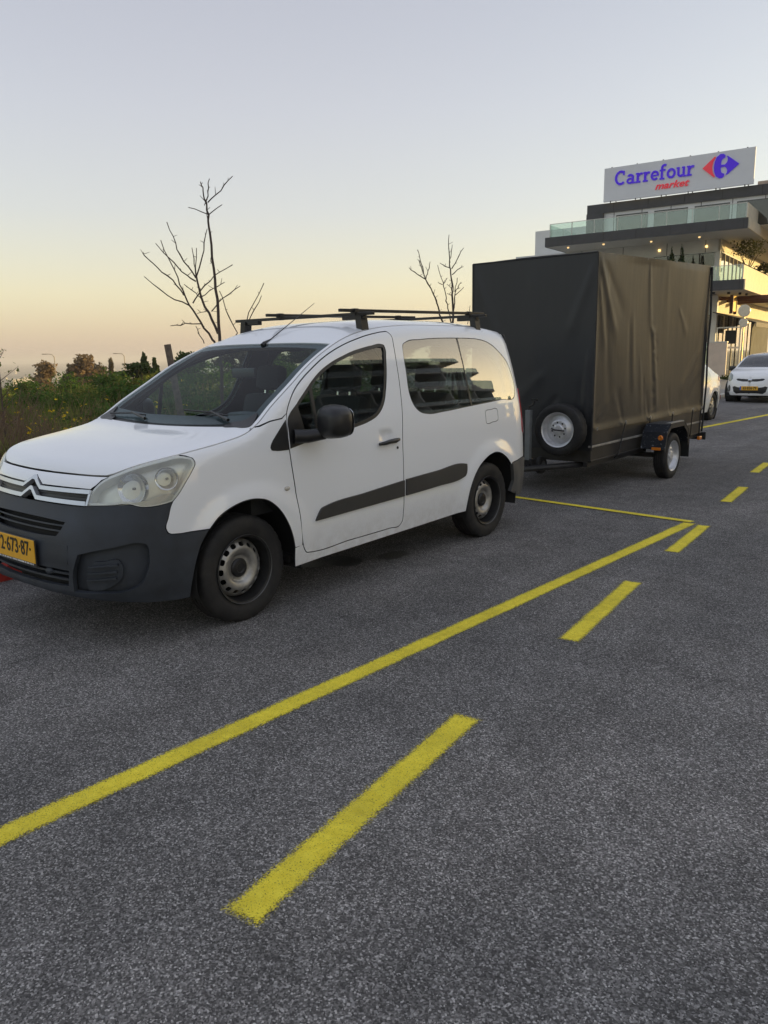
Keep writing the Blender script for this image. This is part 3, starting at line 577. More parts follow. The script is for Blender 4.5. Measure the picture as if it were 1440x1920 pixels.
    prof = [(-.085, .3), (-.082, .62), (-.06, .86), (-.02, .97), (.03, 1.0), (.065, .98), (.075, .9), (.070, .55), (.068, .02)]
    for (dy, sc_) in prof:
        for j in range(n):
            a = 2*math.pi*j/n; ca, sa = math.cos(a), math.sin(a)
            ex = math.copysign(abs(ca)**.62, ca)*.112*sc_; ez = math.copysign(abs(sa)**.62, sa)*.104*sc_
            V.append(((1.045+ex+.0*dy)*g, .595+dy-.12*ex, 1.157+ez*(1.0-.9*ex)+.02*ex))
    for i in range(len(prof)-1):
        for j in range(n): F.append((i*n+j, i*n+(j+1) % n, (i+1)*n+(j+1) % n, (i+1)*n+j))
    F.append(tuple(range(n)))
    mm = MB(); mm.add(V, F)
    mm.tube([(.872*g, .42, 1.075), (.92*g, .49, 1.072), (.99*g, .565, 1.085), (1.03*g, .595, 1.12)], [.045, .042, .036, .03], 12)
    wm = mm.build('wing_mirror', BLACK, van, 60)
    q = [(1.045+.10*math.copysign(abs(math.cos(a))**.62, math.cos(a)), 1.155+.09*math.copysign(abs(math.sin(a))**.62, math.sin(a))) for a in np.linspace(0, 2*math.pi, 24, endpoint=False)]
    MB().prism([(x*g, z) for x, z in q], .673, .677, 'Y').build('mirror_glass', CHROME, wm)

# ---- nose
half = lambda pts: pts+[(-a, b) for a, b in reversed(pts)]
nosetop = [(s, zt(s)-.004) for s in np.linspace(.66, .0, 24)]
nose = half([(.0, .916), (.03, .905), (.105, .876), (.3, .878), (.575, .878), (.59, .888), (.612, .899), (.645, .925), (.70, zt(.7)-.012)]+[])
n1 = [(.70, zt(.7)-.010)]+nosetop
nose = [(.0, .919), (.03, .908), (.105, .876), (.3, .878), (.574, .878), (.59, .888), (.612, .899), (.648, .926)]+n1
nose = nose[:-1]+[(-a, b) for a, b in reversed(nose)][:-1]
panel('nose_panel', nose, PW, WHITE, van, gap=.002, grid=.03, edge=BLACK)
# ---- grille: black back plate, two chrome bars that rise into the chevrons
gp = [(-.56, .79), (.56, .79), (.575, .855), (.58, .876), (.10, .874), (.0, .916), (-.10, .874), (-.58, .876), (-.575, .855)]
gr = panel('grille', gp, PW, BLACK, van, off=-.028, grid=.04, thick=.02)
def bar(name, path, wd, parent, off=.008, m=BADGE):
    """strip of constant height along path in (s,z)"""
    up = [(a, b+wd/2) for a, b in path]; lo = [(a, b-wd/2) for a, b in path]
    f = lambda q: [p for i in range(len(q)-1) for p in [((q[i][0]*(1-t)+q[i+1][0]*t), (q[i][1]*(1-t)+q[i+1][1]*t)) for t in np.linspace(0, 1, max(2, int(abs(q[i+1][0]-q[i][0])/.03)+1))[:-1]]]+[q[-1]]
    return panel(name, f(lo)+f(up)[::-1], PW, m, parent, off=off, grid=.02, thick=.03)
bar('upper_chevron_bar', [(-.578, .864), (-.098, .858), (-.012, .905), (.012, .905), (.098, .858), (.578, .864)], .021, gr)
bar('lower_chevron_bar', [(-.552, .803), (-.085, .803), (-.010, .848), (.010, .848), (.085, .803), (.552, .803)], .022, gr)
panel('grille_end', [(.552, .793), (.568, .793), (.588, .873), (.572, .873)], PW, BADGE, gr, off=.006, grid=.02, thick=.03)
panel('grille_end', [(-.568, .793), (-.552, .793), (-.572, .873), (-.588, .873)], PW, BADGE, gr, off=.006, grid=.02, thick=.03)
for z0 in (.824, .840): bar('slat', [(-.55, z0), (.55, z0)], .005, gr, -.018, RIMBLK)
# ---- bumper
bt = [(.0, .787), (.3, .787), (.545, .789), (.56, .793), (.732, .800), (.836, .805), (.89, .790), (.936, .785), (.985, .787), (1.066, .800), (1.033, .712), (1.016, .665), (1.028, .632), (1.082, .622), (1.167, .622), (1.262, .621)]
bl = spline([(1.262, .621, 1), (1.215, .56), (1.18, .48), (1.155, .38), (1.135, .25, 1)], .02)[1:]
bb_ = [(1.05, .245), (.898, .256), (.75, .275), (.652, .284), (.5, .297), (.3, .305), (.0, .31)]
bfull = bt+bl+bb_
bfull = bfull+[(-a, b) for a, b in reversed(bfull)][1:-1]
us = spline([(.0, .712, 1), (.226, .710), (.415, .703, 1), (.40, .67), (.362, .625, 1), (.192, .62), (.0, .62, 1)], .02); us = us+[(-a, b) for a, b in reversed(us)][1:-1]
ls = [(.0, .452), (.22, .450), (.465, .448), (.452, .360), (.3, .357), (.146, .356), (.0, .356)]; ls = ls+[(-a, b) for a, b in reversed(ls)][1:-1]
fog = spline([(.53, .540, 1), (.60, .558), (.74, .583), (.872, .600), (.912, .588), (.922, .54), (.905, .434), (.868, .372), (.80, .340), (.663, .331), (.484, .331, 1), (.490, .433)], .02, True)
bp = panel('front_bumper', bfull, PW, PLAST, van, holes=[us, ls, fog, flip(fog, -1)], grid=.028, gap=.0015, thick=.03)
panel('slot_backing', inset(us, -.01), PW, VOID, bp, off=-.06, grid=.04, rim=False)
panel('slot_backing', inset(ls, -.01), PW, VOID, bp, off=-.06, grid=.04, rim=False)
for z0, w0 in ((.685, .40), (.655, .385)): bar('grille_slat', [(-w0, z0), (w0, z0)], .009, bp, -.02, PLAST)
for z0 in (.425, .392): bar('grille_slat', [(-.455, z0), (.455, z0)], .012, bp, -.015, PLAST)
bar('plate_bar', [(-.46, .535), (.46, .535)], .10, bp, .003, PLAST)
for g in (1, -1):
    wrap('fog_recess', inset(fog, -.012), PLAST, parent=bp, g=g, off=-.045, grid=.03, rim=False)
    fo = spline([(.60, .49), (.68, .502), (.755, .508), (.772, .48), (.757, .398), (.715, .366), (.56, .352), (.565, .42)], .02, True)
    wrap('fog_blank', fo, PLAST, parent=bp, g=g, off=-.026, thick=.018)
    for k_ in range(3):
        z0 = .472-.037*k_; wrap('fog_louvre', [(.585-.008*k_, z0-.004), (.665, z0+.002), (.752-.008*k_, z0+.006), (.752-.008*k_, z0+.020), (.665, z0+.012), (.585-.008*k_, z0+.005)], PLAST, parent=bp, g=g, off=-.008, grid=.02, thick=.018)
sph('tow_cover', (.28, -.905, .425), (.035, .022, .022), PLAST, bp)
# ---- number plate
pl = MB().box((-.012, -.955, .528), (.475, .010, .130), (R(-1), 0, 0), .003).build('number_plate', PLATEY, van)
MB().box((-.012, -.952, .522), (.490, .008, .150), (R(-1), 0, 0), .003).build('plate_frame', BLACK, pl)
text_mesh('digits', '12\u00b7673\u00b787\u00b7', .118, INK, pl, Matrix.Translation((-.005, -.9615, .535))@Matrix.Rotation(R(90), 4, 'X'), .0008, bold=.0012, xs=.80)
mk = MB(); rr_ = random.Random(3); x = -.22
while x < .20:
    wd_ = rr_.choice((.004, .007, .010, .012)); mk.box((x+wd_/2, -.9575, .4555), (wd_, .001, .0095)); x += wd_+rr_.choice((.0025, .003, .008))
mk.build('dealer_lettering', WHITEP, pl)
# ---- bonnet, screen, roof
yh = lambda x: .045+.075*(x/.75)**2
xbf = lambda y: float(VB.xb(y))
ys = np.linspace(VB.YF+.004, .10, 46)
hood = [(xbf(y)-.002, y) for y in ys if y < yh(xbf(y))-.002]
yl = hood[-1][1]; hood += [(x, yh(x)) for x in np.linspace(xbf(yl)-.03, -xbf(yl)+.03, 40)]+[(-a, b) for a, b in reversed(hood)]
panel('bonnet', hood, PT, WHITE, van, grid=.035, gap=.0004, thick=.02)
gx = lambda y: xbf(y)-.030
gt = lambda x: .955+.025*(x/.6)**2
gb = lambda x: yh(x)+.035
wy = np.linspace(gb(.74)+.02, .962, 36)
ws = [(x, gb(x)) for x in np.linspace(-gx(.17)+.01, gx(.17)-.01, 36)]+[(gx(y), y) for y in wy]+[(x, gt(x)) for x in np.linspace(gx(.96)-.02, -gx(.96)+.02, 36)]+[(-gx(y), y) for y in wy[::-1]]
wsg = panel('windscreen', ws, PT, GLASSW, van, off=-.002, rim=False, grid=.05)
hole = [(x*.925, .17+(y-.17)*.935+.012) if True else 0 for x, y in ws]
hole = [(x, min(max(y, yh(x)+.115), .915)) for x, y in hole]
panel('screen_border', inset(ws, -.002), PT, BLACK, wsg, holes=[hole], off=-.007, grid=.05, thick=.004)
cw = [(x, yh(x)-.004) for x in np.linspace(-.80, .80, 40)]+[(x, gb(x)+.012) for x in np.linspace(.78, -.78, 40)]
panel('cowl', cw, PT, BLACK, van, off=-.010, grid=.03, thick=.03)
for g in (1, -1):   # black corner pieces between bonnet, pillar and screen
    cc = [(.60, .098), (.70, .104), (.775, .112), (.80, .125), (.785, .19), (.755, .235), (.70, .165), (.62, .135)]
    panel('cowl_corner', flip(spline(cc, .02, True), g), PT, BLACK, van, off=.004, grid=.03, thick=.012)
yr = np.linspace(.12, VB.YR-.006, 110)
roof = [(xbf(y)-.0015, y) for y in yr]+[(-xbf(y)+.0015, y) for y in yr[::-1]]
inr = [(-gx(y)-.003, y) for y in np.linspace(.12, .955, 36)]+[(x, gt(x)+.004) for x in np.linspace(-gx(.96)+.0, gx(.96)-.0, 36)]+[(gx(y)+.003, y) for y in np.linspace(.955, .12, 36)]
panel('roof', roof+inr, PT, WHITE, van, grid=.05, gap=.0, thick=.02)
panel('headlining', [(xbf(y)-.04, y) for y in np.linspace(1.0, VB.YR-.05, 40)]+[(-xbf(y)+.04, y) for y in np.linspace(VB.YR-.05, 1.0, 40)], PT, mat('headlining_grey', (.35, .35, .34), .9), van, off=-.04, grid=.1, rim=False)
for g in (1, -1):   # pillar lining
    panel('pillar_lining', [(xbf(y)-.03, y) for y in np.linspace(.16, 1.0, 30)]+[(xbf(y)-.10, y) for y in np.linspace(1.0, .20, 30)] if g > 0 else [(-xbf(y)+.10, y) for y in np.linspace(.20, 1.0, 30)]+[(-xbf(y)+.03, y) for y in np.linspace(1.0, .16, 30)], PT, TRIM, van, off=-.03, grid=.05, rim=False)
# ---- rear end
R1 = 5.03; SM = VB.SM
tg_o = [(s, .66) for s in np.linspace(R1, 2*SM-R1, 30)]+[(2*SM-R1, z) for z in np.linspace(.70, zt(R1)-.012, 20)]+[(s, zt(min(s, 2*SM-s))-.004) for s in np.linspace(2*SM-R1, R1, 40)]+[(R1, z) for z in np.linspace(zt(R1)-.012, .70, 20)]
rw = spline([(R1+.15, 1.13), (SM, 1.12), (2*SM-R1-.15, 1.13), (2*SM-R1-.12, 1.3), (2*SM-R1-.2, 1.60), (SM, 1.63), (R1+.2, 1.60), (R1+.12, 1.3)], .03, True)
tgp = panel('tailgate', tg_o, PW, WHITE, van, holes=[rw], gap=.003, grid=.05)
panel('rear_window', inset(rw, -.01), PW, GLASSD, tgp, off=-.004, rim=False)
rb = [(4.606, .608), (4.75, .616), (4.9, .63), (5.03, .642), (5.2, .65), (SM, .652)]
rb = rb+[(2*SM-a, b) for a, b in reversed(rb)][1:]
lo_ = [(4.612, .35), (4.65, .44), (4.632, .52)]
rb2 = rb+[(2*SM-4.632, .52), (2*SM-4.65, .44), (2*SM-4.612, .352), (2*SM-4.75, .30), (2*SM-4.95, .27), (SM, .27), (4.95, .27), (4.75, .30)]+lo_
panel('rear_bumper', rb2, PW, mat('rear_bumper_plastic', (.075, .075, .075), .6, var=.2, scale=7, bump=.001, bscale=400), van, gap=.002, grid=.035, off=.004, thick=.03)
# ---- wheels
def tyre_mesh(r, wd, rim, seg=120):
    h = wd/2; sh = r-.012
    pf = [(h*.72, rim-.006), (h*.86, rim+.002), (h*.98, rim+(r-rim)*.30), (h*1.0, rim+(r-rim)*.52), (h*.955, r-.030), (h*.90, r-.016), (h*.84, r-.008), (h*.72, r-.002)]
    tr = []
    for a in (.46, .16):
        tr += [(h*(a+.035), r), (h*(a+.03), r-.007), (h*(a-.03), r-.007), (h*(a-.035), r)]
    full = pf+tr; full = full+[(-a, q) for a, q in reversed(full)]
    V = []; k = len(full); F = []
    for i in range(seg):
        t = 2*math.pi*i/seg; blk = (i % 4 == 0)
        for a, q in full:
            if blk and abs(a) > h*.60 and q > r-.020: q -= .005
            V.append((a, q*math.cos(t), q*math.sin(t)))
    for i in range(seg):
        for j in range(k-1): F.append((i*k+j, ((i+1) % seg)*k+j, ((i+1) % seg)*k+j+1, i*k+j+1))
    me = mkmesh('tyre', V, F, TYRE, True, angle=38); return me
def steel_disc(rout, nh, depth, hr, hole=(.014, .019), hub=.0):
    """pressed disc with oval vent holes; local axis +X outwards"""
    fr = hermite([0, .055, .075, .095, .120, .150, .168, rout, rout+.01], depth)
    def fn(u, v):
        r = np.hypot(u, v); return np.stack([fr(r), u, v], -1)
    circ = [(rout*math.cos(a), rout*math.sin(a)) for a in np.linspace(0, 2*math.pi, 90, endpoint=False)]
    hs = []
    for i in range(nh):
        a0 = 2*math.pi*(i+.5)/nh; c_, s_ = math.cos(a0), math.sin(a0)
        loop = []
        for a in np.linspace(0, 2*math.pi, 14, endpoint=False):
            e1 = math.copysign(abs(math.cos(a))**.7, math.cos(a))*hole[0]; e2 = math.copysign(abs(math.sin(a))**.7, math.sin(a))*hole[1]
            loop.append(((hr+e1)*c_-e2*s_, (hr+e1)*s_+e2*c_))
        hs.append(loop)
    return fn, circ, hs
TY_V = tyre_mesh(.325, .200, .205)
fnd, circ, hs = steel_disc(.176, 15, [-.012, -.012, -.010, .010, .018, .004, -.010, -.022, -.03], .148)
def build_wheel(name, parent, loc, rotz=0):
    wh = link(name, TY_V, parent, loc, (0, 0, rotz))
    if not hasattr(build_wheel, 'm'):
        d = panel('rim_disc', circ, fnd, SILVER, None, holes=hs, grid=.012, thick=.008); d.location = (.040, 0, 0)
        b = MB().lathe([(.094, .2065), (.098, .2095), (.092, .2095), (.088, .197), (.070, .192), (.02, .186), (-.06, .180), (-.085, .206)], 64, 'X').build('rim_barrel', RIMBLK, None, 40)
        e_ = MB().lathe([(.0935, .2055), (.0965, .2075), (.0990, .2095), (.0965, .2115), (.093, .2115)], 64, 'X').build('rim_lip', mat('rim_lip_grey', (.10, .10, .10), .4, .5, var=.3), None, 40)
        c = MB().lathe([(.015, .060), (.037, .058), (.045, .050), (.048, .030), (.045, .026), (.046, .0005)], 40, 'X').build('hub_cap', BLACK, None, 35)
        k = MB().lathe([(-.07, .17), (-.02, .16), (-.02, .0005)], 32, 'X').build('brake', VOID, None)
        build_wheel.m = [d, b, c, k, e_]; out_ = build_wheel.m
    else:
        out_ = []
        for s_ in build_wheel.m: c = s_.copy(); COL.objects.link(c); out_.append(c)
    for c in out_: c.parent = wh
    return wh
build_wheel('wheel', van, (.755, .0, .318), R(0)); build_wheel('wheel', van, (.760, 2.728, .318))
build_wheel('wheel', van, (-.755, 0, .318), R(180)); build_wheel('wheel', van, (-.760, 2.728, .318), R(180))
for yc, g, x1 in ((.03, 1, .878), (.03, -1, .878), (2.745, 1, .885), (2.745, -1, .885)):
    mb = MB(); n = 28; V = []; F = []
    for i in range(n+1):
        a = -.25+(math.pi+.5)*i/n
        for x_, r_ in ((x1, .412), (.62, .418), (.45, .418)): V.append((x_*g, yc+r_*math.cos(a), .33+r_*math.sin(a)))
    for i in range(n):
        for j in (0, 1): F.append((i*3+j, i*3+j+1, (i+1)*3+j+1, (i+1)*3+j))
    V.append((.45*g, yc, .33)); c0 = len(V)-1
    for i in range(n): F.append((i*3+2, c0, (i+1)*3+2))
    mb.add(V, F).build('wheel_arch_liner', VOID, van, 60)
# ---- underbody, cabin floor
u = MB(); u.box((0, -.30, .30), (.84, .9, .12), None, .03); u.box((0, 1.37, .285), (1.62, 1.95, .06), None, .02); u.box((0, 3.0, .36), (1.3, .72, .12), None, .03); u.box((0, 2.6, .38), (.9, .8, .10), None, .02)
u.tube([(.35, .9, .24), (.35, 2.3, .24), (.3, 2.9, .27), (.3, 3.35, .26)], .03, 10)
u.build('underbody', VOID, van)
b = MB(); b.box((0, 1.37, .42), (1.60, 1.70, .04)); b.box((0, 2.75, .46), (.86, 1.1, .04)); b.box((0, .12, .75), (.84, .06, .62)); b.build('cabin_floor', TRIM, van)
# ---- dashboard, wheel, seats
dp = spline([(.16, 1.08, 1), (.26, 1.155), (.38, 1.165), (.50, 1.15), (.58, 1.10), (.61, .99), (.58, .80), (.50, .60, 1), (.16, .60, 1)], .03, True)
MB().prism(dp, -.74, .74, 'X').build('dashboard', mat('dashboard_vinyl', (.028, .030, .034), .7, var=.2, scale=30, bump=.001, bscale=400), van, 40)
b = MB(); b.box((.38, .52, 1.165), (.36, .16, .07), None, .03); b.build('instrument_hood', TRIM, van, 40)
sw = MB(); n = 32; Rw = .185; V = []; F = []
for i in range(n):
    a = 2*math.pi*i/n
    for j in range(8):
        t_ = 2*math.pi*j/8; r_ = Rw+.015*math.cos(t_); V.append((r_*math.cos(a), r_*math.sin(a), .015*math.sin(t_)))
for i in range(n):
    for j in range(8): F.append((i*8+j, ((i+1) % n)*8+j, ((i+1) % n)*8+(j+1) % 8, i*8+(j+1) % 8))
sw.add(V, F); sw.lathe([(-.03, .01), (-.02, .065), (.012, .06), (.018, .01)], 20, 'Z')
for a in (0, 180, 270): sw.box((.105*math.cos(R(a)), .105*math.sin(R(a)), 0), (.13 if a != 270 else .04, .04 if a != 270 else .13, .016), None, .005)
sw.tube([(0, 0, -.02), (0, 0, -.25)], .03, 10)
sw.build('steering_wheel', BLACK, van, 45, (.38, .66, 1.04), (R(62), 0, R(0)))
def seat(x, y, z0=.44):
    st = MB(); st.box((x, y, z0+.14), (.50, .50, .17), (R(5), 0, 0), .06); sm_ = st.build('seat', SEATM, van, 40)
    MB().box((x, y+.31, z0+.52), (.48, .16, .64), (R(-14), 0, 0), .07).build('backrest', SEATM, sm_, 40)
    MB().box((x, y+.41, z0+.955), (.28, .11, .20), (R(-10), 0, 0), .05).build('headrest', SEATM, sm_, 40)
    for q in (-.06, .06): MB().tube([(x+q, y+.385, z0+.78), (x+q, y+.40, z0+.90)], .008, 6).build('headrest_post', CHROME, sm_)
seat(.40, 1.02); seat(-.40, 1.02)
for x in (-.48, 0, .48): seat(x, 2.0, .42)
MB().box((-.0, .80, 1.45), (.24, .03, .07), None, .012).build('rear_view_mirror', BLACK, van, 40)
MB().box((.345, .36, 1.178), (.12, .10, .010), (R(-6), 0, R(10)), .003).build('yellow_slip', mat('yellow_paper', (.75, .62, .04), .7), van)
for x0, g in ((.60, 1), (-.20, 1)):   # wipers parked on the screen
    yb = yh(x0)+.05; a = PT(np.array([x0]), np.array([yb]))[0]; bpt = PT(np.array([x0-.22]), np.array([yb+.035]))[0]; c_ = PT(np.array([x0-.50]), np.array([yb+.045]))[0]; d_ = PT(np.array([x0-.05]), np.array([yb+.028]))[0]
    wpm = MB(); wpm.tube([Vector(a)+Vector((0, -.01, .012)), Vector(bpt)+Vector((0, 0, .028))], [.011, .006], 8); wpm.tube([Vector(c_)+Vector((0, 0, .016)), Vector(bpt)+Vector((0, 0, .022)), Vector(d_)+Vector((0, 0, .016))], .006, 6); wpm.build('wiper', BLACK, van)
# ---- aerial, roof bars
ab = PT(np.array([.06]), np.array([.93]))[0]
am = MB(); am.tube([ab-np.array([0, 0, .0]), ab+np.array([0, .02, .014]), ab+np.array([.0, .09, .045])], [.017, .016, .006], 8); am.tube([ab+np.array([0, .08, .042]), (.06, 1.48, 1.955)], [.004, .0018], 6); am.build('aerial', BLACK, van)
BAR = mat('roof_bar_black_steel', (.022, .021, .020), .42, .3, var=.3, scale=12)
for yb, zb_ in ((1.38, 1.850), (2.87, 1.876)):
    rbm = MB().box((0, yb, zb_), (1.46, .030, .022), None, .004).build('roof_bar', BAR, van)
    for g in (1, -1):
        f = MB(); zr = float(PT(np.array([.60]), np.array([yb]))[0][2])
        f.prism([(g*.66, zr-.045), (g*.60, zr-.02), (g*.585, zb_-.012), (g*.64, zb_-.012)], yb-.035, yb+.035, 'Y'); f.box((g*.55, yb, zb_-.024), (.20, .045, .03), None, .004); f.box((g*.655, yb, zr-.045), (.03, .09, .02), (0, R(35*g), 0), .004)
        f.build('bar_foot', BAR, rbm)
for xl, y0_, y1_ in ((.555, 1.22, 3.10), (-.215, 1.24, 3.12)):
    lb = MB().box((xl, (y0_+y1_)/2, 1.889), (.030, y1_-y0_, .022), (math.atan2(.026, 1.49), 0, 0), .004).build('load_rail', BAR, van)
    for yb, zq in ((1.38, 1.864), (2.87, 1.890)):
        MB().box((xl, yb, zq), (.048, .045, .052), None, .006).build('clamp', BAR, lb)
# ---- tow hitch
h = MB(); h.tube([(0, 3.30, .36), (0, 3.52, .36), (0, 3.58, .38), (0, 3.60, .41)], .022, 10); h.lathe([(-.025, .001), (-.018, .018), (0, .025), (.018, .018), (.025, .001)], 16, 'Z', (0, 3.60, .435)); h.build('tow_ball', RIMBLK, van, 60)
# ================================================================== TRAILER
TY = 6.75
tr = thing('trailer', 'box trailer under a dark tarpaulin with a spare wheel in front, hitched to the van', 'trailer', (0, 0, 0))
def tarp_mat():
    t = NT('dark_pvc_tarpaulin'); co = t.coord(); mp = t.n('Mapping'); mp.inputs['Scale'].default_value = (6, 6, .5); t.l(co, mp.inputs[0])
    n = t.noise(2.5, 6, .65, mp.outputs[0]); n2 = t.noise(1.4, 5, .6)
    c = t.mix(t.ramp(n, [(.35, 0.0), (.75, 1.0)]), (.006, .0075, .0105), (.012, .0135, .0165)); c = t.mix(t.ramp(n2, [(.5, 0.0), (.8, .5)]), c, (.022, .021, .020))
    b = t.pbsdf(Base_Color=c); rr = t.n('MapRange', i3=.40, i4=.58); t.l(n, rr.inputs[0]); t.l(rr.outputs[0], b.inputs['Roughness']); b.inputs['Specular IOR Level'].default_value = .6
    h = t.math('ADD', t.math('MULTIPLY', t.noise(7, 5, .6), .6), t.math('MULTIPLY', n, .4)); t.l(t.bump(h, .006, .4), b.inputs['Normal']); return t.done(b)
TARP = tarp_mat()
X0, X1, Y0, Y1, ZB = -.765, .765, 5.0, 8.76, .715
ztopf = lambda y: 2.575+(y-Y0)/(Y1-Y0)*.14
def fold(u, v, a, b, wd, amp, taper=True):
    """ridge along the segment a-b"""
    ax_, ay_ = a; bx, by = b; L2 = (bx-ax_)**2+(by-ay_)**2; t = np.clip(((u-ax_)*(bx-ax_)+(v-ay_)*(by-ay_))/L2, 0, 1)
    d = np.hypot(u-(ax_+t*(bx-ax_)), v-(ay_+t*(by-ay_))); w_ = wd*(.45+.75*t) if taper else wd
    return amp*np.exp(-(d/w_)**2)*np.clip(np.minimum(t*5+.25, (1-t)*5+.25), 0, 1)
def disp_side(y, z):
    d = np.zeros_like(y)
    for a, b, w_, am in (((5.06, 2.50), (5.58, 1.72), .06, .040), ((5.14, 2.52), (5.80, 1.95), .07, -.022), ((5.05, 2.3), (5.30, 1.55), .05, .030), ((5.95, 1.95), (6.02, 1.02), .06, -.016), ((6.06, 2.0), (6.12, 1.0), .06, .020),
                         ((6.50, 2.60), (6.62, 1.82), .05, .028), ((6.62, 1.82), (6.80, .75), .055, -.016), ((6.72, 1.80), (6.90, .80), .06, .026), ((6.62, 1.84), (6.74, 1.74), .05, .035),
                         ((7.55, 2.10), (7.95, 1.75), .05, .020), ((8.55, 1.60), (7.75, .95), .09, .030), ((8.62, 1.25), (8.05, .80), .08, -.024), ((8.66, 2.4), (8.40, 1.5), .07, .018),
                         ((5.10, .80), (5.6, 1.15), .08, .020), ((5.84, .74), (5.66, 1.15), .05, -.020), ((6.62, .75), (6.5, 1.1), .05, -.018), ((7.42, .75), (7.3, 1.1), .05, -.016), ((5.25, 2.1), (5.5, .9), .07, -.018), ((7.1, 2.6), (7.15, 1.4), .09, .010), ((6.3, 1.5), (6.36, .8), .05, .016), ((6.42, 1.3), (6.46, .78), .04, -.014)):
        d += fold(y, z, a, b, w_*1.15, am*.24)
    r_ = np.random.default_rng(5)
    for _ in range(26):   # small puckers beside the welded seam
        yc = 6.78+r_.normal(0, .03); zc_ = r_.uniform(.8, 1.75); d += .003*r_.choice((-1, 1))*np.exp(-((y-yc-.15*(1.75-zc_)*.0)/.05)**2-((z-zc_)/.018)**2)
    d += .012*np.sin(y*2.1+.6)*np.sin(z*1.9)
    e = np.clip((y-Y0)/.10, 0, 1)*np.clip((Y1-y)/.10, 0, 1)*np.clip((ztopf(y)-z)/.08, 0, 1)
    hem = .012*np.exp(-((z-ZB)/.05)**2)*(1+.25*np.sin(y*7.7))
    return d*e-.022*np.sin(np.pi*np.clip((z-ZB)/1.9, 0, 1))*e*.6+hem*np.clip((y-Y0)/.1, 0, 1)
def disp_front(x, z):
    d = np.zeros_like(x)
    for a, b, w_, am in (((.74, 2.5), (.45, 1.7), .06, .018), ((-.74, 2.5), (-.4, 1.6), .08, .014), ((.70, 1.6), (.66, .8), .03, .014), ((.62, 1.3), (.60, .75), .03, -.012), ((.2, 1.35), (-.2, 1.0), .1, .012), ((.0, 2.5), (.05, 1.2), .10, .010), ((.35, 1.1), (.1, .75), .06, -.012)): d += fold(x, z, a, b, w_, am*.6)
    e = np.clip((x-X0)/.06, 0, 1)*np.clip((X1-x)/.06, 0, 1)*np.clip((ztopf(Y0)-z)/.06, 0, 1); return d*e
TV, TF = [], []
def gridface(fn, nu, nv):
    n0 = len(TV); U, W_ = np.meshgrid(np.linspace(0, 1, nu), np.linspace(0, 1, nv)); P_ = fn(U.ravel(), W_.ravel()); TV.extend(P_.tolist())
    for j in range(nv-1):
        for i in range(nu-1): TF.append((n0+j*nu+i, n0+j*nu+i+1, n0+(j+1)*nu+i+1, n0+(j+1)*nu+i))
def f_left(u, v): y = Y0+(Y1-Y0)*u; z = ZB+(ztopf(y)-ZB)*v; return np.stack([X1+disp_side(y, z), y, z], -1)
def f_right(u, v): y = Y1-(Y1-Y0)*u; z = ZB+(ztopf(y)-ZB)*v; return np.stack([X0-disp_side(y, z), y, z], -1)
ZF = .50
def f_front(u, v): x = X0+(X1-X0)*u; z = ZF+(ztopf(Y0)-ZF)*v; return np.stack([x, Y0-disp_front(x, z), z], -1)
def f_rear(u, v): x = X1-(X1-X0)*u; z = ZB+(ztopf(Y1)-ZB)*v; return np.stack([x, Y1+.03*np.sin(np.pi*v)*np.sin(np.pi*u), z], -1)
def f_top(u, v): x = X0+(X1-X0)*u; y = Y0+(Y1-Y0)*v; return np.stack([x, y, ztopf(y)+.015*np.sin(np.pi*u)-.02*np.abs(np.sin(4*np.pi*v))*np.sin(np.pi*u)], -1)
gridface(f_left, 170, 90); gridface(f_right, 60, 30); gridface(f_front, 70, 90); gridface(f_rear, 20, 20); gridface(f_top, 30, 60)
me = fast('tarpaulin', np.array(TV), np.array(TF), TARP, True); bm = bmesh.new(); bm.from_mesh(me); bmesh.ops.remove_doubles(bm, verts=bm.verts, dist=.0012)
bm.to_mesh(me); bm.free(); me.set_sharp_from_angle(angle=R(50)); link('tarpaulin', me, tr)
STEEL = mat('trailer_black_steel', (.030, .030, .031), .5, .35, var=.35, scale=9, bump=.001, bscale=90)
BOARD = mat('trailer_side_board', (.050, .047, .043), .45, .45, var=.3, scale=7, bump=.001, bscale=60)
GALV = mat('galvanised_steel', (.42, .43, .44), .42, .75, var=.18, scale=16)
# corner welt, boards, rails, frame
for x in (X1, X0): MB().tube([(x, Y0, .50), (x+.002, Y0, 1.5), (x, Y0, ztopf(Y0))], .010, 8).build('corner_welt', STEEL, tr)
MB().tube([(X0, Y0, ztopf(Y0)), (X1, Y0, ztopf(Y0))], .008, 8).build('corner_welt', STEEL, tr)
for g in (1, -1):
    b = MB(); b.box((g*.745, (Y0+Y1)/2, .455), (.028, Y1-Y0-.01, .165), None, .004); bo = b.build('side_board', BOARD, tr)
    b = MB(); b.box((g*.745, (Y0+Y1)/2, .635), (.026, Y1-Y0-.01, .155), None, .004); b.build('side_board', BOARD, tr)
    MB().box((g*.752, (Y0+Y1)/2, .545), (.046, Y1-Y0+.01, .022), None, .004).build('board_rail', GALV if False else mat('worn_rail', (.36, .35, .33), .45, .5, var=.3, scale=12), bo)
    MB().box((g*.752, (Y0+Y1)/2, .385), (.040, Y1-Y0+.01, .020), None, .004).build('board_rail', STEEL, bo)
    MB().box((g*.70, (Y0+Y1)/2, .345), (.05, Y1-Y0, .055), None, .004).build('chassis_beam', STEEL, tr)
for yq in (Y0+.03, Y1-.02):
    MB().box((0, yq, .52), (1.50, .03, .30), None, .004).build('end_board', BOARD, tr)
MB().box((0, (Y0+Y1)/2, .385), (1.46, Y1-Y0-.05, .02)).build('floor', STEEL, tr)
for yq in (5.4, 6.1, 7.4, 8.3): MB().box((0, yq, .335), (1.36, .05, .04)).build('cross_member', STEEL, tr)
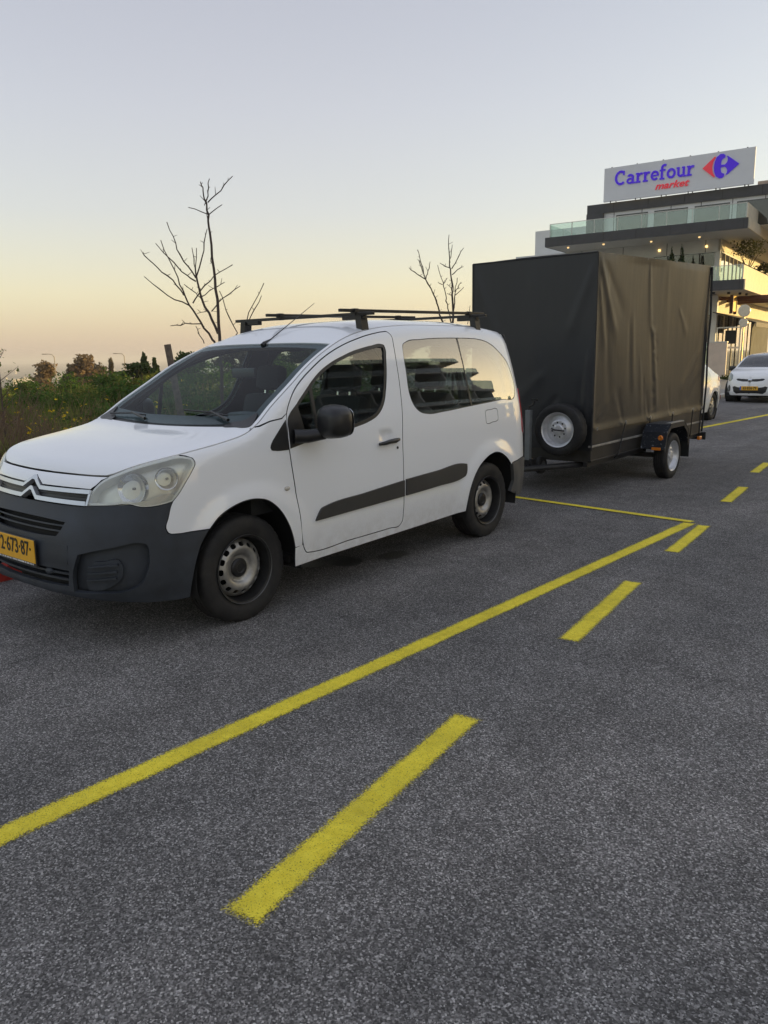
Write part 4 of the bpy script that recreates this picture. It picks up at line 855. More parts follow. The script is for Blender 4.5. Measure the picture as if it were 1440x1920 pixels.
MB().box((0, TY, .275), (1.86, .06, .06), None, .004).build('axle', STEEL, tr)
for g in (1, -1):
    sp = MB(); sp.box((g*.62, TY, .31), (.06, .62, .05), None, .01); sp.build('spring', STEEL, tr)
    MB().tube([(g*.62, Y0+.15, .33), (g*.30, 4.40, .34), (g*.04, 3.82, .37)], .032, 8).build('drawbar', STEEL, tr)
cp = MB(); cp.box((0, 3.78, .40), (.08, .28, .07), None, .015); cp.box((0, 3.64, .43), (.075, .14, .06), None, .02); cp.tube([(0, 3.72, .44), (0, 3.86, .50)], .012, 8); cp.build('coupling', GALV, tr, 40)
# tension cords hooked under the hem
CORD = mat('black_elastic_cord', (.010, .010, .011), .6)
for yq, dy in ((5.84, -.16), (6.62, -.05), (7.42, .0), (8.23, -.02), (8.60, .0)):
    xx = X1+.03
    MB().tube([(xx+.004, yq, .745), (xx-.002, yq+dy*.4, .60), (xx-.002, yq+dy*.8, .47), (xx-.01, yq+dy, .385), (xx-.05, yq+dy, .352)], .008, 6).build('tension_cord', CORD, tr)
    MB().lathe([(-.004, .018), (.004, .018), (.004, .008), (-.004, .008)], 14, 'X', (xx+.010, yq, .755), True).build('eyelet', GALV, tr)
MB().lathe([(-.004, .016), (.004, .016), (.004, .008), (-.004, .008)], 14, 'X', (X1+.022, 5.09, .735), True).build('eyelet', GALV, tr)
# back edge lashing
MB().tube([(X1+.012, Y1, ztopf(Y1)-.02), (X1+.03, Y1+.01, 2.0), (X1+.015, Y1+.012, 1.6), (X1+.03, Y1+.01, 1.1), (X1+.02, Y1, .70), (X1+.012, Y1-.01, .40)], .014, 8).build('rear_lashing', CORD, tr)
# wheels
TY_T = tyre_mesh(.285, .165, .186, 96); fnt, cit, hst = steel_disc(.150, 4, [.0, .0, -.004, -.012, -.012, -.004, .0, .002, .0], .098, (.010, .014))
TRIMM = mat('trailer_rim_silver', (.66, .67, .69), .35, .5, var=.15, scale=18)
def trailer_wheel(name, loc, rotz, holes=8):
    wh = link(name, TY_T, tr, loc, (0, 0, rotz))
    fr = hermite([0, .050, .060, .095, .115, .140, .16], [.012, .012, .000, .000, -.012, -.026, -.030])
    hl_ = [[((.078)*math.cos(a)+.0105*math.cos(b), (.078)*math.sin(a)+.0105*math.sin(b)) for b in np.linspace(0, 2*math.pi, 12, endpoint=False)] for a in [2*math.pi*(i+.25)/holes for i in range(holes)]]
    d = panel('rim_disc', [(.156*math.cos(a), .156*math.sin(a)) for a in np.linspace(0, 2*math.pi, 60, endpoint=False)], lambda u, v: np.stack([fr(np.hypot(u, v)), u, v], -1), TRIMM, wh, holes=hl_, grid=.012, thick=.006); d.location = (.045, 0, 0)
    MB().lathe([(.074, .186), (.080, .190), (.073, .191), (.066, .177), (.045, .170), (.018, .160), (.012, .152), (-.07, .16), (-.074, .19)], 56, 'X').build('rim_barrel', TRIMM, wh, 40)
    MB().lathe([(.03, .17), (.03, .0005)], 30, 'X', (-.045, 0, 0)).build('brake', VOID, wh)
    return wh
trailer_wheel('wheel', (.985, TY, .28), 0); trailer_wheel('wheel', (-.985, TY, .28), R(180))
sw_ = trailer_wheel('spare_wheel', (.47, Y0-.155, .735), R(-90)); sw_['label'] = 'spare wheel with silver eight-hole rim on the trailer front'
MB().tube([(.385, Y0-.20, .745), (.44, Y0-.235, .735), (.55, Y0-.225, .728)], .008, 6).build('lock_bar', STEEL, tr)
MB().box((.47, Y0-.05, .735), (.14, .10, .14), None, .01).build('spare_bracket', STEEL, tr)
# mudguards: bent sheet
def speck():
    t = NT('chipped_mudguard'); v = t.noise(34, 4, .75); k = t.ramp(v, [(.60, 0.0), (.66, 1.0)]); c = t.mix(k, (.012, .015, .022), (.34, .36, .40))
    b = t.pbsdf(Base_Color=c, Roughness=.5, Metallic=.2); return t.done(b)
MUD = speck()
for g in (1, -1):
    pts = [(TY-.42, .40), (TY-.36, .60), (TY-.24, .685), (TY+.26, .685), (TY+.42, .58), (TY+.46, .42)]
    V = []; F = []
    for x in (.80, 1.10):
        for yq, zq in pts: V.append((g*x, yq, zq))
    k = len(pts)
    for i in range(k-1): F.append((i, i+1, k+i+1, k+i))
    mg = MB().add(V, F).build('mudguard', MUD, tr); md = mg.modifiers.new('thick', 'SOLIDIFY'); md.thickness = .006
    V = [(g*1.097, yq, zq) for yq, zq in pts]+[(g*1.097, yq*.93+TY*.07, zq-.05) for yq, zq in pts]
    MB().add(V, [(i, i+1, k+i+1, k+i) for i in range(k-1)]).build('mudguard_lip', STEEL, mg)
    MB().box((g*.95, TY+.465, .33), (.30, .008, .22)).build('mud_flap', VOID, mg)
    MB().box((g*1.06, TY+.01, .696), (.06, .48, .012), None, .002).build('guard_trim', GALV, mg)
    MB().lathe([(-.008, .001), (-.012, .02), (-.006, .030), (.004, .032)], 18, 'Y', (g*1.035, TY-.405, .535)).build('reflector', AMBER, mg)
    MB().box((g*1.0, TY-.435, .405), (.11, .02, .035), None, .006).build('marker_lamp', AMBER, mg)
    MB().box((g*.90, TY-.41, .375), (.05, .03, .03), None, .004).build('bracket', GALV, mg)
    MB().box((g*.84, Y1-.30, .335), (.04, .10, .05), None, .008).build('side_marker', AMBER, tr)
lb = MB(); lb.box((0, Y1+.02, .335), (1.66, .03, .11), None, .006); lb.build('lamp_board', STEEL, tr)
for g in (1, -1):
    MB().box((g*.72, Y1+.045, .335), (.20, .035, .09), None, .01).build('tail_lamp', RED, tr)
# prop stand with crank, and jockey wheel
j = MB(); j.box((.16, 4.70, .605), (.058, .058, .68), None, .004); jp = j.build('jack_post', mat('jack_post_zinc', (.22, .235, .24), .5, .5, var=.2, scale=10), tr)
j = MB(); j.tube([(.16, 4.70, .94), (.16, 4.70, .985), (.20, 4.72, 1.0), (.21, 4.72, 1.045)], .011, 8); j.box((.21, 4.73, 1.055), (.075, .03, .03), None, .006); j.build('crank', RIMBLK, jp)
MB().box((.16, 4.72, .36), (.14, .10, .09), None, .01).build('jack_clamp', RIMBLK, jp)
jw = MB(); jw.lathe([(-.03, .04), (-.032, .085), (-.02, .10), (.02, .10), (.032, .085), (.03, .04)], 28, 'X', (.20, 4.93, .315), True); jwo = jw.build('jockey_wheel', TYRE, tr, 40)
MB().lathe([(-.02, .045), (.034, .05), (.030, .028), (.036, .001)], 24, 'X', (.20, 4.93, .315)).build('rim', mat('jockey_rim', (.12, .12, .12), .5, .4), jwo, 40)
MB().tube([(.18, 4.62, .34), (.18, 4.93, .33)], .02, 8).build('jockey_arm', STEEL, tr)
# ================================================================== SUPERMARKET BUILDING (own frame: x to the right along the front, y away, front wall at y=0)
BO = (-8.385, 41.658, 0); BR = math.atan2(.09, .996)
CLAD = mat('dark_cladding', (.045, .046, .052), .45, .2, var=.15, scale=3); CLADJ = mat('joint_black', (.012, .012, .012), .8)
WPAN = mat('pale_panel', (.68, .68, .66), .55, var=.06, scale=1.5); CREAM = mat('cream_render', (.72, .64, .47), .75, var=.08, scale=2, bump=.002, bscale=60)
SOFF = mat('soffit_white', (.62, .60, .56), .8, var=.05); SHOPG = glass('shop_glass', (.42, .46, .44), 2.2); RAILG = glass('railing_glass', (.80, .90, .86), 2.0, 0, 1.5, .10, (.6, .7, .66))
DARKIN = mat('shop_interior', (.05, .045, .035), .8, var=.4, scale=1.5); WARM = mat('warm_lamp', (1, .75, .35), .5, emit=2.5, ecol=(1, .62, .22))
bd = thing('supermarket', 'modern two-storey supermarket with dark slab edges and glass balconies', 'building', BO, BR)
# upper storey
MB().box((-.9, 8, 8.54), (13.6, 16, 1.46)).build('upper_wall', WPAN, bd)
ub = MB().box((-.9, 7.93, 9.51), (13.66, 16.1, .50)).build('roof_band', CLAD, bd)
MB().box((-7.24, -.10, 8.53), (.95, .30, 1.46)).build('corner_cladding', CLAD, bd)
for x in np.arange(-6.2, 5, 1.55): MB().box((x, -.004, 8.53), (.03, .02, 1.44)).build('panel_joint', CLADJ, bd)
for x in np.arange(-6.2, 5.6, 1.9): MB().box((x, -.125, 9.51), (.02, .02, .48)).build('panel_joint', CLADJ, bd)
for i, x in enumerate((-5.2, -3.1, -1.0, 1.1)):
    wn = MB().box((x, -.01, 8.45), (1.7, .05, 1.2)).build('window', SHOPG, bd); MB().box((x, .012, 8.45), (1.76, .05, 1.26)).build('frame', CLADJ, wn)
MB().box((3.0, 5, 10.0), (4.4, 6, .62)).build('roof_box', mat('pinkish_render', (.42, .36, .32), .8), bd)
# slabs with dark fascia towards the street corner and pale fascia on the sunny side
def slab(z0, z1, x0, x1, y0, y1):
    MB().box(((x0+x1)/2, (y0+y1)/2, (z0+z1)/2), (x1-x0, y1-y0, z1-z0)).build('slab', SOFF, bd)
    fa = MB().box(((x0+x1)/2-.03, y0-.03, (z0+z1)/2), (x1-x0+.06, .06, z1-z0+.02)).build('fascia', CLAD, bd)
    MB().box((x1+.03, (y0+y1)/2, (z0+z1)/2), (.06, y1-y0+.0, z1-z0+.02)).build('fascia', CREAM, bd)
    MB().box((x0-.03, (y0+y1)/2, (z0+z1)/2), (.06, y1-y0, z1-z0+.02)).build('fascia', CLAD, bd)
    for x in np.arange(x0+1.5, x1, 1.72): MB().box((x, y0-.062, (z0+z1)/2), (.018, .012, z1-z0)).build('fascia_joint', CLADJ, fa)
slab(7.32, 7.80, -8.96, 1.33, -3.0, 20)
slab(4.47, 4.94, -8.96, 1.33, -3.0, 20)
def railing(z0, z1, xs, y, xr, yback, label):
    for a, b in zip(xs[:-1], xs[1:]):
        MB().box(((a+b)/2, y, (z0+z1)/2), (b-a-.03, .02, z1-z0-.02)).build('glass_pane', RAILG, bd)
    for a in xs: MB().box((a, y+.02, (z0+z1)/2), (.035, .05, z1-z0)).build('railing_post', mat('rail_steel', (.55, .54, .50), .4, .5), bd)
    MB().box(((xs[0]+xs[-1])/2, y, z1+.012), (xs[-1]-xs[0], .045, .025)).build('handrail', mat('rail_steel'), bd)
    MB().box((xr, (y+yback)/2, (z0+z1)/2), (.06, yback-y, z1-z0)).build('side_parapet', CREAM, bd)
railing(7.80, 8.50, list(np.linspace(-8.8, 1.22, 9)), -2.92, 1.24, 20, 'u')
railing(4.94, 5.64, list(np.linspace(-8.8, 1.22, 9)), -2.92, 1.24, 20, 'l')
for y in np.linspace(-2.92, 3, 4): MB().box((-8.8, y, 8.15), (.035, .035, .68)).build('railing_post', mat('rail_steel'), bd)
MB().box((-8.8, -.9, 8.15), (.02, 3.9, .66)).build('glass_pane', RAILG, bd)
# storey between the slabs
MB().box((-6.3, 9, 6.99), (11.7, 18, .66)).build('middle_wall', WPAN, bd)
for x in (-8.0, -5.6, -3.2, -1.2): MB().box((x, -.004, 6.99), (.025, .02, .64)).build('panel_joint', CLADJ, bd)
MB().box((-8.0, 9, 5.79), (8.2, 18, 1.72)).build('middle_wall', WPAN, bd)
MB().box((-2.2, 6.2, 5.79), (3.3, 12, 1.72)).build('room', DARKIN, bd)
CURT = mat('curtain_grey', (.34, .34, .32), .9, var=.15, scale=9)
for i in range(4):
    x = -3.55+i*.83; wn = MB().box((x, .06, 5.79), (.80, .02, 1.70)).build('window_pane', SHOPG, bd); MB().box((x+.41, .05, 5.79), (.05, .06, 1.72)).build('mullion', CLADJ, wn)
    if i in (1, 2): MB().box((x, .16, 5.75), (.72, .03, 1.6)).build('curtain', CURT, wn)
MB().box((-.58, .2, 5.79), (.25, .42, 1.72)).build('pilaster', WPAN, bd)
# sunny side of the middle storey: cream lintel, window band
MB().box((-.50, 10, 7.02), (.12, 20, .58)).build('side_lintel', CREAM, bd)
for i in range(9):
    y = .9+i*1.15; wn = MB().box((-.50, y, 5.85), (.03, 1.05, 1.7)).build('window_pane', SHOPG, bd); MB().box((-.49, y+.57, 5.85), (.08, .07, 1.72)).build('mullion', CREAM, wn)
# ground storey
MB().box((-6.3, 10, 2.23), (11.4, 19, 4.46)).build('shop_core', DARKIN, bd)
MB().box((-8.3, .25, 2.23), (7.6, .5, 4.44)).build('ground_wall', WPAN, bd)
MB().box((-.62, 10, 3.95), (.12, 20, .98)).build('side_lintel', CREAM, bd)
MB().box((-2.6, .42, 3.95), (3.9, .12, .98)).build('front_lintel', WPAN, bd)
for i in range(5):
    x = -4.2+i*.78; MB().box((x, .30, 1.75), (.74, .03, 3.4)).build('shop_pane', SHOPG, bd); MB().box((x+.38, .30, 1.75), (.05, .07, 3.42)).build('mullion', CLADJ, bd)
for i in range(9):
    y = .75+i*1.3; MB().box((-.56, y, 1.75), (.03, 1.22, 3.4)).build('shop_pane', SHOPG, bd); MB().box((-.55, y+.63, 1.75), (.08, .08, 3.42)).build('mullion', CREAM if i % 2 else CLADJ, bd)
MB().box((-.56, .10, 2.23), (.30, .30, 4.40)).build('corner_post', WPAN, bd)
# left rear block
MB().box((-10.15, 9, 4.57), (4.1, 12, 9.15)).build('rear_block', WPAN, bd)
# ground floor awning with folded valance, timber pergola beams
aw = [(-.45, 3.55), (1.7, 2.95), (1.7, 2.72), (1.66, 2.72), (1.66, 2.93), (-.45, 3.51)]
AWN = mat('awning_canvas', (.20, .175, .14), .85, var=.25, scale=5)
ao = MB().prism([(x, z) for x, z in aw], -.9, 14, 'Y').build('awning', AWN, bd)
for y in np.arange(-.9, 12, 1.3): MB().tube([(-.45, y, 3.52), (1.66, y, 2.92)], .02, 6).build('awning_rib', CLADJ, ao)
WOOD = mat('dark_red_timber', (.10, .032, .018), .6, var=.3, scale=6)
for y in (1.0, 3.2, 5.4): MB().box((.6, y, 4.30), (2.6, .14, .18)).build('pergola_beam', WOOD, bd)
MB().box((.42, -.1, 3.95), (.06, .9, .78)).build('shop_nameboard', mat('brass_panel', (.55, .38, .10), .35, .6, var=.3, scale=4), bd)
for q in ((.0, -.62), (.0, .42)): MB().box((.40, q[1], 3.9), (.16, .10, .95)).build('nameboard_post', WOOD, bd)
for x, y in ((-.2, -2.2), (.4, -1.6), (.8, -.8), (.95, .2)): MB().lathe([(0, .001), (0, .07), (.10, .07)], 12, 'Z', (x, y, 4.36)).build('spot_housing', CLADJ, bd)
for x, y, z in ((-3.65, -1.5, 7.255), (-1.21, -1.5, 7.255), (-6.0, -2.2, 7.255), (-8.0, -2.2, 7.255)):
    MB().lathe([(.0, .001), (.0, .05), (.06, .06)], 14, 'Z', (x, y, z)).build('soffit_lamp', mat('dim_downlight', (1, .75, .35), .5, emit=.9, ecol=(1, .68, .30)), bd)
for x in (-3.6, -1.15): 
    MB().box((x, -.03, 6.98), (.10, .05, .09)).build('wall_lamp', WARM, bd)
for i in range(10):
    sph('pendant_lamp', (-1.0-.25*(i % 5), .9+.9*i, 2.55+.12*(i % 3)), (.07, .07, .09), WARM, bd, 10, 6)
# dining furniture glimpsed behind the glass
for i in range(6): MB().box((-1.3, 1.2+1.4*i, .62), (.8, .7, 1.0), None, .03).build('dining_set', mat('dark_furniture', (.02, .018, .016), .6), bd)
# ------------------------------------------------------------------ roof sign
sg = thing('roof_sign', 'large pale roof sign reading Carrefour market with red and blue emblem', 'sign', BO, BR)
SY = -.42
MB().box((-2.85, SY+.06, 10.66), (7.70, .12, 1.76), None, .005).build('board', mat('sign_panel_grey', (.70, .71, .73), .5, var=.03, scale=1.5), sg)
for x in np.linspace(-6.3, .6, 6): 
    MB().tube([(x, SY+.02, 9.70), (x, SY+.02, 9.80)], .03, 6).build('foot', CLADJ, sg)
    MB().tube([(x, SY+.12, 10.9), (x, SY+1.1, 9.75)], .03, 6).build('brace', CLADJ, sg)
    MB().box((x, SY+.06, 11.555), (.06, .06, .05)).build('clip', CLADJ, sg)
SBLUE = mat('sign_blue', (.045, .004, .50), .4, var=.04, emit=.22, ecol=(.07, .0, .75)); SRED = mat('sign_red', (.66, .035, .060), .4, var=.04, emit=.22, ecol=(.75, .03, .06))
def ribbon(mb, pts, wd, z0, z1, ox, oz, k):
    """stroke of constant width through 2-D pts, in the board plane"""
    P_ = [Vector(p) for p in pts]; n = len(P_); A = []; B_ = []
    for i, p in enumerate(P_):
        d = (P_[min(i+1, n-1)]-P_[max(i-1, 0)]).normalized(); nn = Vector((-d.y, d.x)); w_ = wd[i] if isinstance(wd, (list, tuple)) else wd
        A.append(p+nn*w_/2); B_.append(p-nn*w_/2)
    V = []
    for yv in (z0, z1):
        for q in A+B_: V.append((ox+q.x*k, yv, oz+q.y*k))
    F = []; m_ = 2*n
    for i in range(n-1):
        F += [(i, i+1, n+i+1, n+i), (m_+i, m_+n+i, m_+n+i+1, m_+i+1), (i, m_+i, m_+i+1, i+1), (n+i, n+i+1, m_+n+i+1, m_+n+i)]
    F += [(0, n, m_+n, m_), (n-1, m_+n-1, m_+2*n-1, 2*n-1)]
    mb.add(V, F)
def arc(cx, cy, rx, ry, a0, a1, n=18): return [(cx+rx*math.cos(R(a)), cy+ry*math.sin(R(a))) for a in np.linspace(a0, a1, n)]
wS = .23
GL = {  # strokes in x-heights; (points, width)
 'C': (1.42, [(arc(.72, .74, .56, .64, 48, 312), wS), ([(1.08, 1.42), (1.08, 1.0)], .15)]),
 'a': (1.05, [(arc(.42, .30, .32, .22, 35, 335), .18), (arc(.44, .62, .30, .28, 150, 0)+[(.74, .10), (.80, .06)], wS*.92), ([(.70, .075), (1.0, .075)], .15)]),
 'r': (.86, [([(.26, 1.0), (.26, .0)], wS), ([(.04, .925), (.30, .925)], .15), ([(.02, .075), (.58, .075)], .15), ([(.30, .62), (.42, .82), (.58, .90), (.80, .88)], .2)]),
 'e': (1.02, [(arc(.50, .50, .36, .40, 0, 318), .2), ([(.18, .50), (.90, .50)], .14)]),
 'f': (.78, [([(.28, .0), (.28, 1.12)]+arc(.56, 1.16, .28, .26, 180, 55, 8), wS*.95), ([(.03, .925), (.66, .925)], .15), ([(.04, .075), (.58, .075)], .15)]),
 'o': (1.10, [(arc(.54, .50, .38, .40, 0, 360, 26), .22)]),
 'u': (1.12, [([(.24, 1.0), (.24, .38)]+arc(.50, .36, .26, .26, 180, 330, 9), wS*.92), ([(.82, 1.0), (.82, .06)], wS*.92), ([(.02, .925), (.28, .925)], .15), ([(.62, .925), (.86, .925)], .15), ([(.80, .075), (1.08, .075)], .15)]),
}
k = .50; tot = sum(GL[c][0] for c in 'Carrefour'); xs_ = 4.20/(tot*k); x = -6.10
for c in 'Carrefour':
    adv, st = GL[c]; mb = MB()
    for j_, (pts, wd_) in enumerate(st):
        ribbon(mb, [(px*xs_, pz) for px, pz in pts], wd_, SY-.05-.004*j_, SY+.0, x, 10.57, k)
    mb.build('letter_'+c.lower(), SBLUE, sg); x += adv*k*xs_
text_mesh('lettering_market', 'market', .50, SRED, sg, Matrix.Translation((-3.05, SY-.02, 10.245))@Matrix.Rotation(R(90), 4, 'X'), .025, .32, .007, xs=1.18)
# emblem: red left arrow, blue right arrow with the white letter cut out of it
ex, ez, es = -.62, 10.83, .585
lp = [(-1.50, 0), (-.50, .86), (-.42, .80), (-.62, .45), (-.70, 0), (-.62, -.45), (-.42, -.80), (-.50, -.86)]
MB().prism([(ex+a*es, ez+b*es) for a, b in lp], SY-.05, SY, 'Y').build('emblem_red', SRED, sg)
rp = [(-.50, .12), (-.42, .55), (-.22, .88), (.08, 1.0), (.36, .92), (.50, .72), (.42, .52), (.26, .50), (.16, .40), (.14, .15), (.22, .06), (.40, .03), (.40, -.03), (.22, -.06), (.14, -.15), (.16, -.40), (.26, -.50), (.42, -.52), (.50, -.72), (.36, -.92), (.08, -1.0), (-.22, -.88), (-.42, -.55), (-.50, -.12)]
MB().prism([(ex+a*es, ez+b*es) for a, b in [(-.55, 0), (-.50, .42), (-.34, .80), (-.05, 1.0), (.22, .98), (.36, .84), (.34, .66), (.18, .60), (.06, .46), (.02, .20), (.06, .10), (.40, .08), (.40, -.08), (.06, -.10), (.02, -.20), (.06, -.46), (.18, -.60), (.34, -.66), (.36, -.84), (.22, -.98), (-.05, -1.0), (-.34, -.80), (-.50, -.42)]], SY-.05, SY, 'Y').build('emblem_blue', SBLUE, sg)
MB().prism([(ex+a*es, ez+b*es) for a, b in [(.38, .10), (.50, .22), (.58, .40), (.56, .60), (.46, .78), (.60, .74), (1.52, 0), (.60, -.74), (.46, -.78), (.56, -.60), (.58, -.40), (.50, -.22), (.38, -.10)]], SY-.054, SY, 'Y').build('emblem_blue', SBLUE, sg)
# ------------------------------------------------------------------ forecourt things
def bl(x, y, z=0):  # building frame to world
    c, s = math.cos(BR), math.sin(BR); return (BO[0]+x*c-y*s, BO[1]+x*s+y*c, z)
def leafy(n, box, size, seed, stretch=(1, 1, 1), shell=.5):
    """n leaf quads scattered in an ellipsoid"""
    r_ = np.random.default_rng(seed); d = r_.normal(size=(n, 3)); d /= np.linalg.norm(d, axis=1)[:, None]; rad = r_.uniform(shell, 1, n)**.6
    lump = 1+.22*np.sin(d[:, 0]*5+seed)*np.sin(d[:, 1]*4+1)+.15*np.sin(d[:, 2]*7+seed*2)
    c = d*rad[:, None]*lump[:, None]*np.array(box)
    a = r_.normal(size=(n, 3)); a /= np.linalg.norm(a, axis=1)[:, None]; b = np.cross(a, r_.normal(size=(n, 3))); b /= np.linalg.norm(b, axis=1)[:, None]
    s = size*r_.uniform(.6, 1.4, n)[:, None]; a = a*s*np.array(stretch); b = b*s*.55*np.array(stretch)
    V = np.stack([c-a, c-b, c+a, c+b], 1).reshape(-1, 3); F = np.arange(4*n).reshape(-1, 4); return V, F
def leaf_mat(name, c1, c2, sc=.8):
    if name in _M: return _M[name]
    t = NT(name); oi = t.n('ObjectInfo'); n = t.noise(sc, 4, .6); n2 = t.noise(sc*9, 3, .6)
    c = t.mix(t.ramp(n, [(.35, 0.0), (.65, 1.0)]), c1, c2); c = t.mix(1.0, c, t.ramp(n2, [(.25, .6), (.75, 1.35)]), 'MULTIPLY')
    d = t.n('BsdfDiffuse'); t.l(c, d.inputs[0]); tl = t.n('BsdfTranslucent'); t.l(c, tl.inputs[0]); mx = t.n('MixShader'); mx.inputs[0].default_value = .28
    t.l(d.outputs[0], mx.inputs[1]); t.l(tl.outputs[0], mx.inputs[2]); _M[name] = t.done(mx); return _M[name]
BARK = mat('tree_bark', (.075, .055, .045), .9, var=.35, scale=18, bump=.004, bscale=60)
CYP = leaf_mat('cypress_green', (.018, .040, .014), (.035, .065, .022))
for i, x in enumerate((-2.35, -1.85)):
    t_ = thing('potted_cypress', ('left', 'right')[i]+' one of two clipped cypresses on the supermarket balcony', 'plant', bl(x, -2.3, 4.95), 0, 'clipped cypresses on the balcony')
    V, F = leafy(900, (.17, .17, .82), .05, i+3); V[:, 2] += 1.05; f_ = 1-.55*np.clip(V[:, 2]/1.9, 0, 1)**2; V[:, 0] *= f_; V[:, 1] *= f_
    link('crown', fast('crown', V, F, CYP), t_); MB().tube([(0, 0, .2), (0, 0, .8)], .03, 6).build('trunk', BARK, t_)
    MB().lathe([(0, .001), (0, .14), (.32, .18), (.32, .15), (.28, .001)], 14, 'Z').build('pot', mat('planter_grey', (.2, .19, .18), .8), t_)
OLV = leaf_mat('balcony_leaf', (.06, .07, .025), (.12, .12, .05))
for i, (x, y, z, s) in enumerate(((.75, 1.2, 4.95, 1.0), (.95, 5.5, 4.95, .6))):
    t_ = thing('balcony_tree', ('small olive tree on the sunny balcony corner', 'trailing shrub farther along the sunny balcony')[i], 'plant', bl(x, y, z))
    V, F = leafy(500, (.9*s, .9*s, .55*s), .07, 21+i, shell=.1); V[:, 2] += 1.75*s+.15; link('crown', fast('crown', V, F, OLV), t_)
    mb = MB()
    for a in range(5): mb.tube([(0, 0, .3), (.12*math.cos(a*1.3), .12*math.sin(a*1.3), .9*s), (.55*s*math.cos(a*1.3), .55*s*math.sin(a*1.3), 1.7*s)], [.04, .03, .012], 6)
    mb.build('trunk', BARK, t_); MB().box((0, 0, .22), (.5, .5, .42), None, .02).build('planter', mat('planter_grey'), t_)
def stand(x, y, w_, h_, m_, label, rot=0, z=.13):
    t_ = thing('display_stand', label, 'display', bl(x, y, z), BR+rot)
    MB().box((0, 0, h_/2+.06), (w_, .10, h_), None, .01).build('panel', m_, t_); MB().box((0, 0, .03), (w_*.9, .36, .05), None, .01).build('base', CLADJ, t_)
    MB().box((0, 0, h_+.09), (w_+.04, .13, .06), None, .01).build('cap', mat('rail_steel'), t_)
    return t_
stand(.05, -1.6, .95, 1.75, mat('peach_poster', (.62, .50, .40), .5, var=.12, scale=2), 'tall peach advertising stand beside the white car', -.1)
st = stand(-1.0, -1.0, .75, 1.75, mat('blue_poster', (.22, .42, .52), .5, var=.25, scale=1.2), 'light blue advertising stand at the shop corner', .15)
t_ = thing('kiosk', 'grey service kiosk with a hatch in front of the shop glass', 'kiosk', bl(.3, .9 - 1.2, .13), BR)
MB().box((0, 0, 1.55), (1.2, .06, .10)).build('lintel', mat('rail_steel'), t_); [MB().box((q, 0, 1.3), (.06, .06, 2.6)).build('post', mat('rail_steel'), t_) for q in (-.58, .58)]; MB().box((0, 0, 2.6), (1.24, .12, .06)).build('top_rail', mat('rail_steel'), t_); MB().box((.1, .05, 2.1), (.55, .05, .7)).build('screen', CLADJ, t_)
t_ = thing('round_sign', 'round sign on a tall pole in front of the glazed shop', 'sign', bl(2.05, -6.5, .13), 0)
MB().tube([(0, 0, 0), (0, 0, 3.05)], .035, 10).build('pole', mat('brass_pole', (.55, .45, .28), .35, .7), t_)
for z, r_ in ((3.15, .27), (2.62, .20)):
    d = MB().lathe([(-.02, .001), (-.02, r_-.02), (0, r_), (.02, r_-.02), (.02, .001)], 28, 'Y'); d.build('disc', mat('disc_aluminium', (.62, .58, .48), .35, .6), t_, 40, (0, -.05, z), (0, 0, R(30)))
SOILG = leaf_mat('bed_plants', (.04, .06, .02), (.08, .10, .03))
for i, (x, y) in enumerate(((-.3, -6.0), (1.2, -4.2), (-1.6, -9.5))):
    V, F = leafy(260, (.55, .5, .28), .06, 40+i, shell=.0); V[:, 2] = np.abs(V[:, 2])
    tag(link('low_plant', fast('low_plant', V, F, SOILG), None, bl(x, y, .13)), ('low green plant at the foot of the peach stand', 'low green plant beside the round sign pole', 'small green tuft near the forecourt kerb')[i], 'plant')
# ================================================================== TWO WHITE CARS
def alloy(r, wd, spokes, parent, loc, rotz, ms={}):
    key = (r, spokes)
    if key not in ms:
        ty = tyre_mesh(r, wd, r*.66, 72); fr = hermite([0, r*.18, r*.3, r*.6, r*.7], [.03, .03, .015, .005, .0]); hs_ = []
        for i in range(spokes):
            a0 = 2*math.pi*(i+.5)/spokes; da = math.pi/spokes; q = []
            for (rr_, f) in ((r*.22, .30), (r*.40, .50), (r*.57, .62)): q.append((rr_, a0+da*f))
            for (rr_, f) in ((r*.57, -.62), (r*.40, -.50), (r*.22, -.30)): q.append((rr_, a0+da*f))
            hs_.append([(rr_*math.cos(a), rr_*math.sin(a)) for rr_, a in q])
        d = panel('rim_disc', [(r*.655*math.cos(a), r*.655*math.sin(a)) for a in np.linspace(0, 2*math.pi, 48, endpoint=False)], lambda u, v: np.stack([fr(np.hypot(u, v)), u, v], -1), mat('alloy_silver', (.48, .48, .48), .35, .7, var=.1), None, holes=hs_, grid=.03, thick=.02)
        k_ = MB().lathe([(wd/2-.01, r*.665), (.0, r*.62), (-.03, .001)], 32, 'X').build('rim_barrel', RIMBLK, None, 40); ms[key] = (ty, d, k_); fresh = True
    else: fresh = False
    ty, d, k_ = ms[key]; wh = link('wheel', ty, parent, loc, (0, 0, rotz))
    for q in (d, k_):
        c = q if fresh else q.copy()
        if not fresh: COL.objects.link(c)
        c.parent = wh
        if q is d: c.location = (wd/2-.035, 0, 0)
    return wh
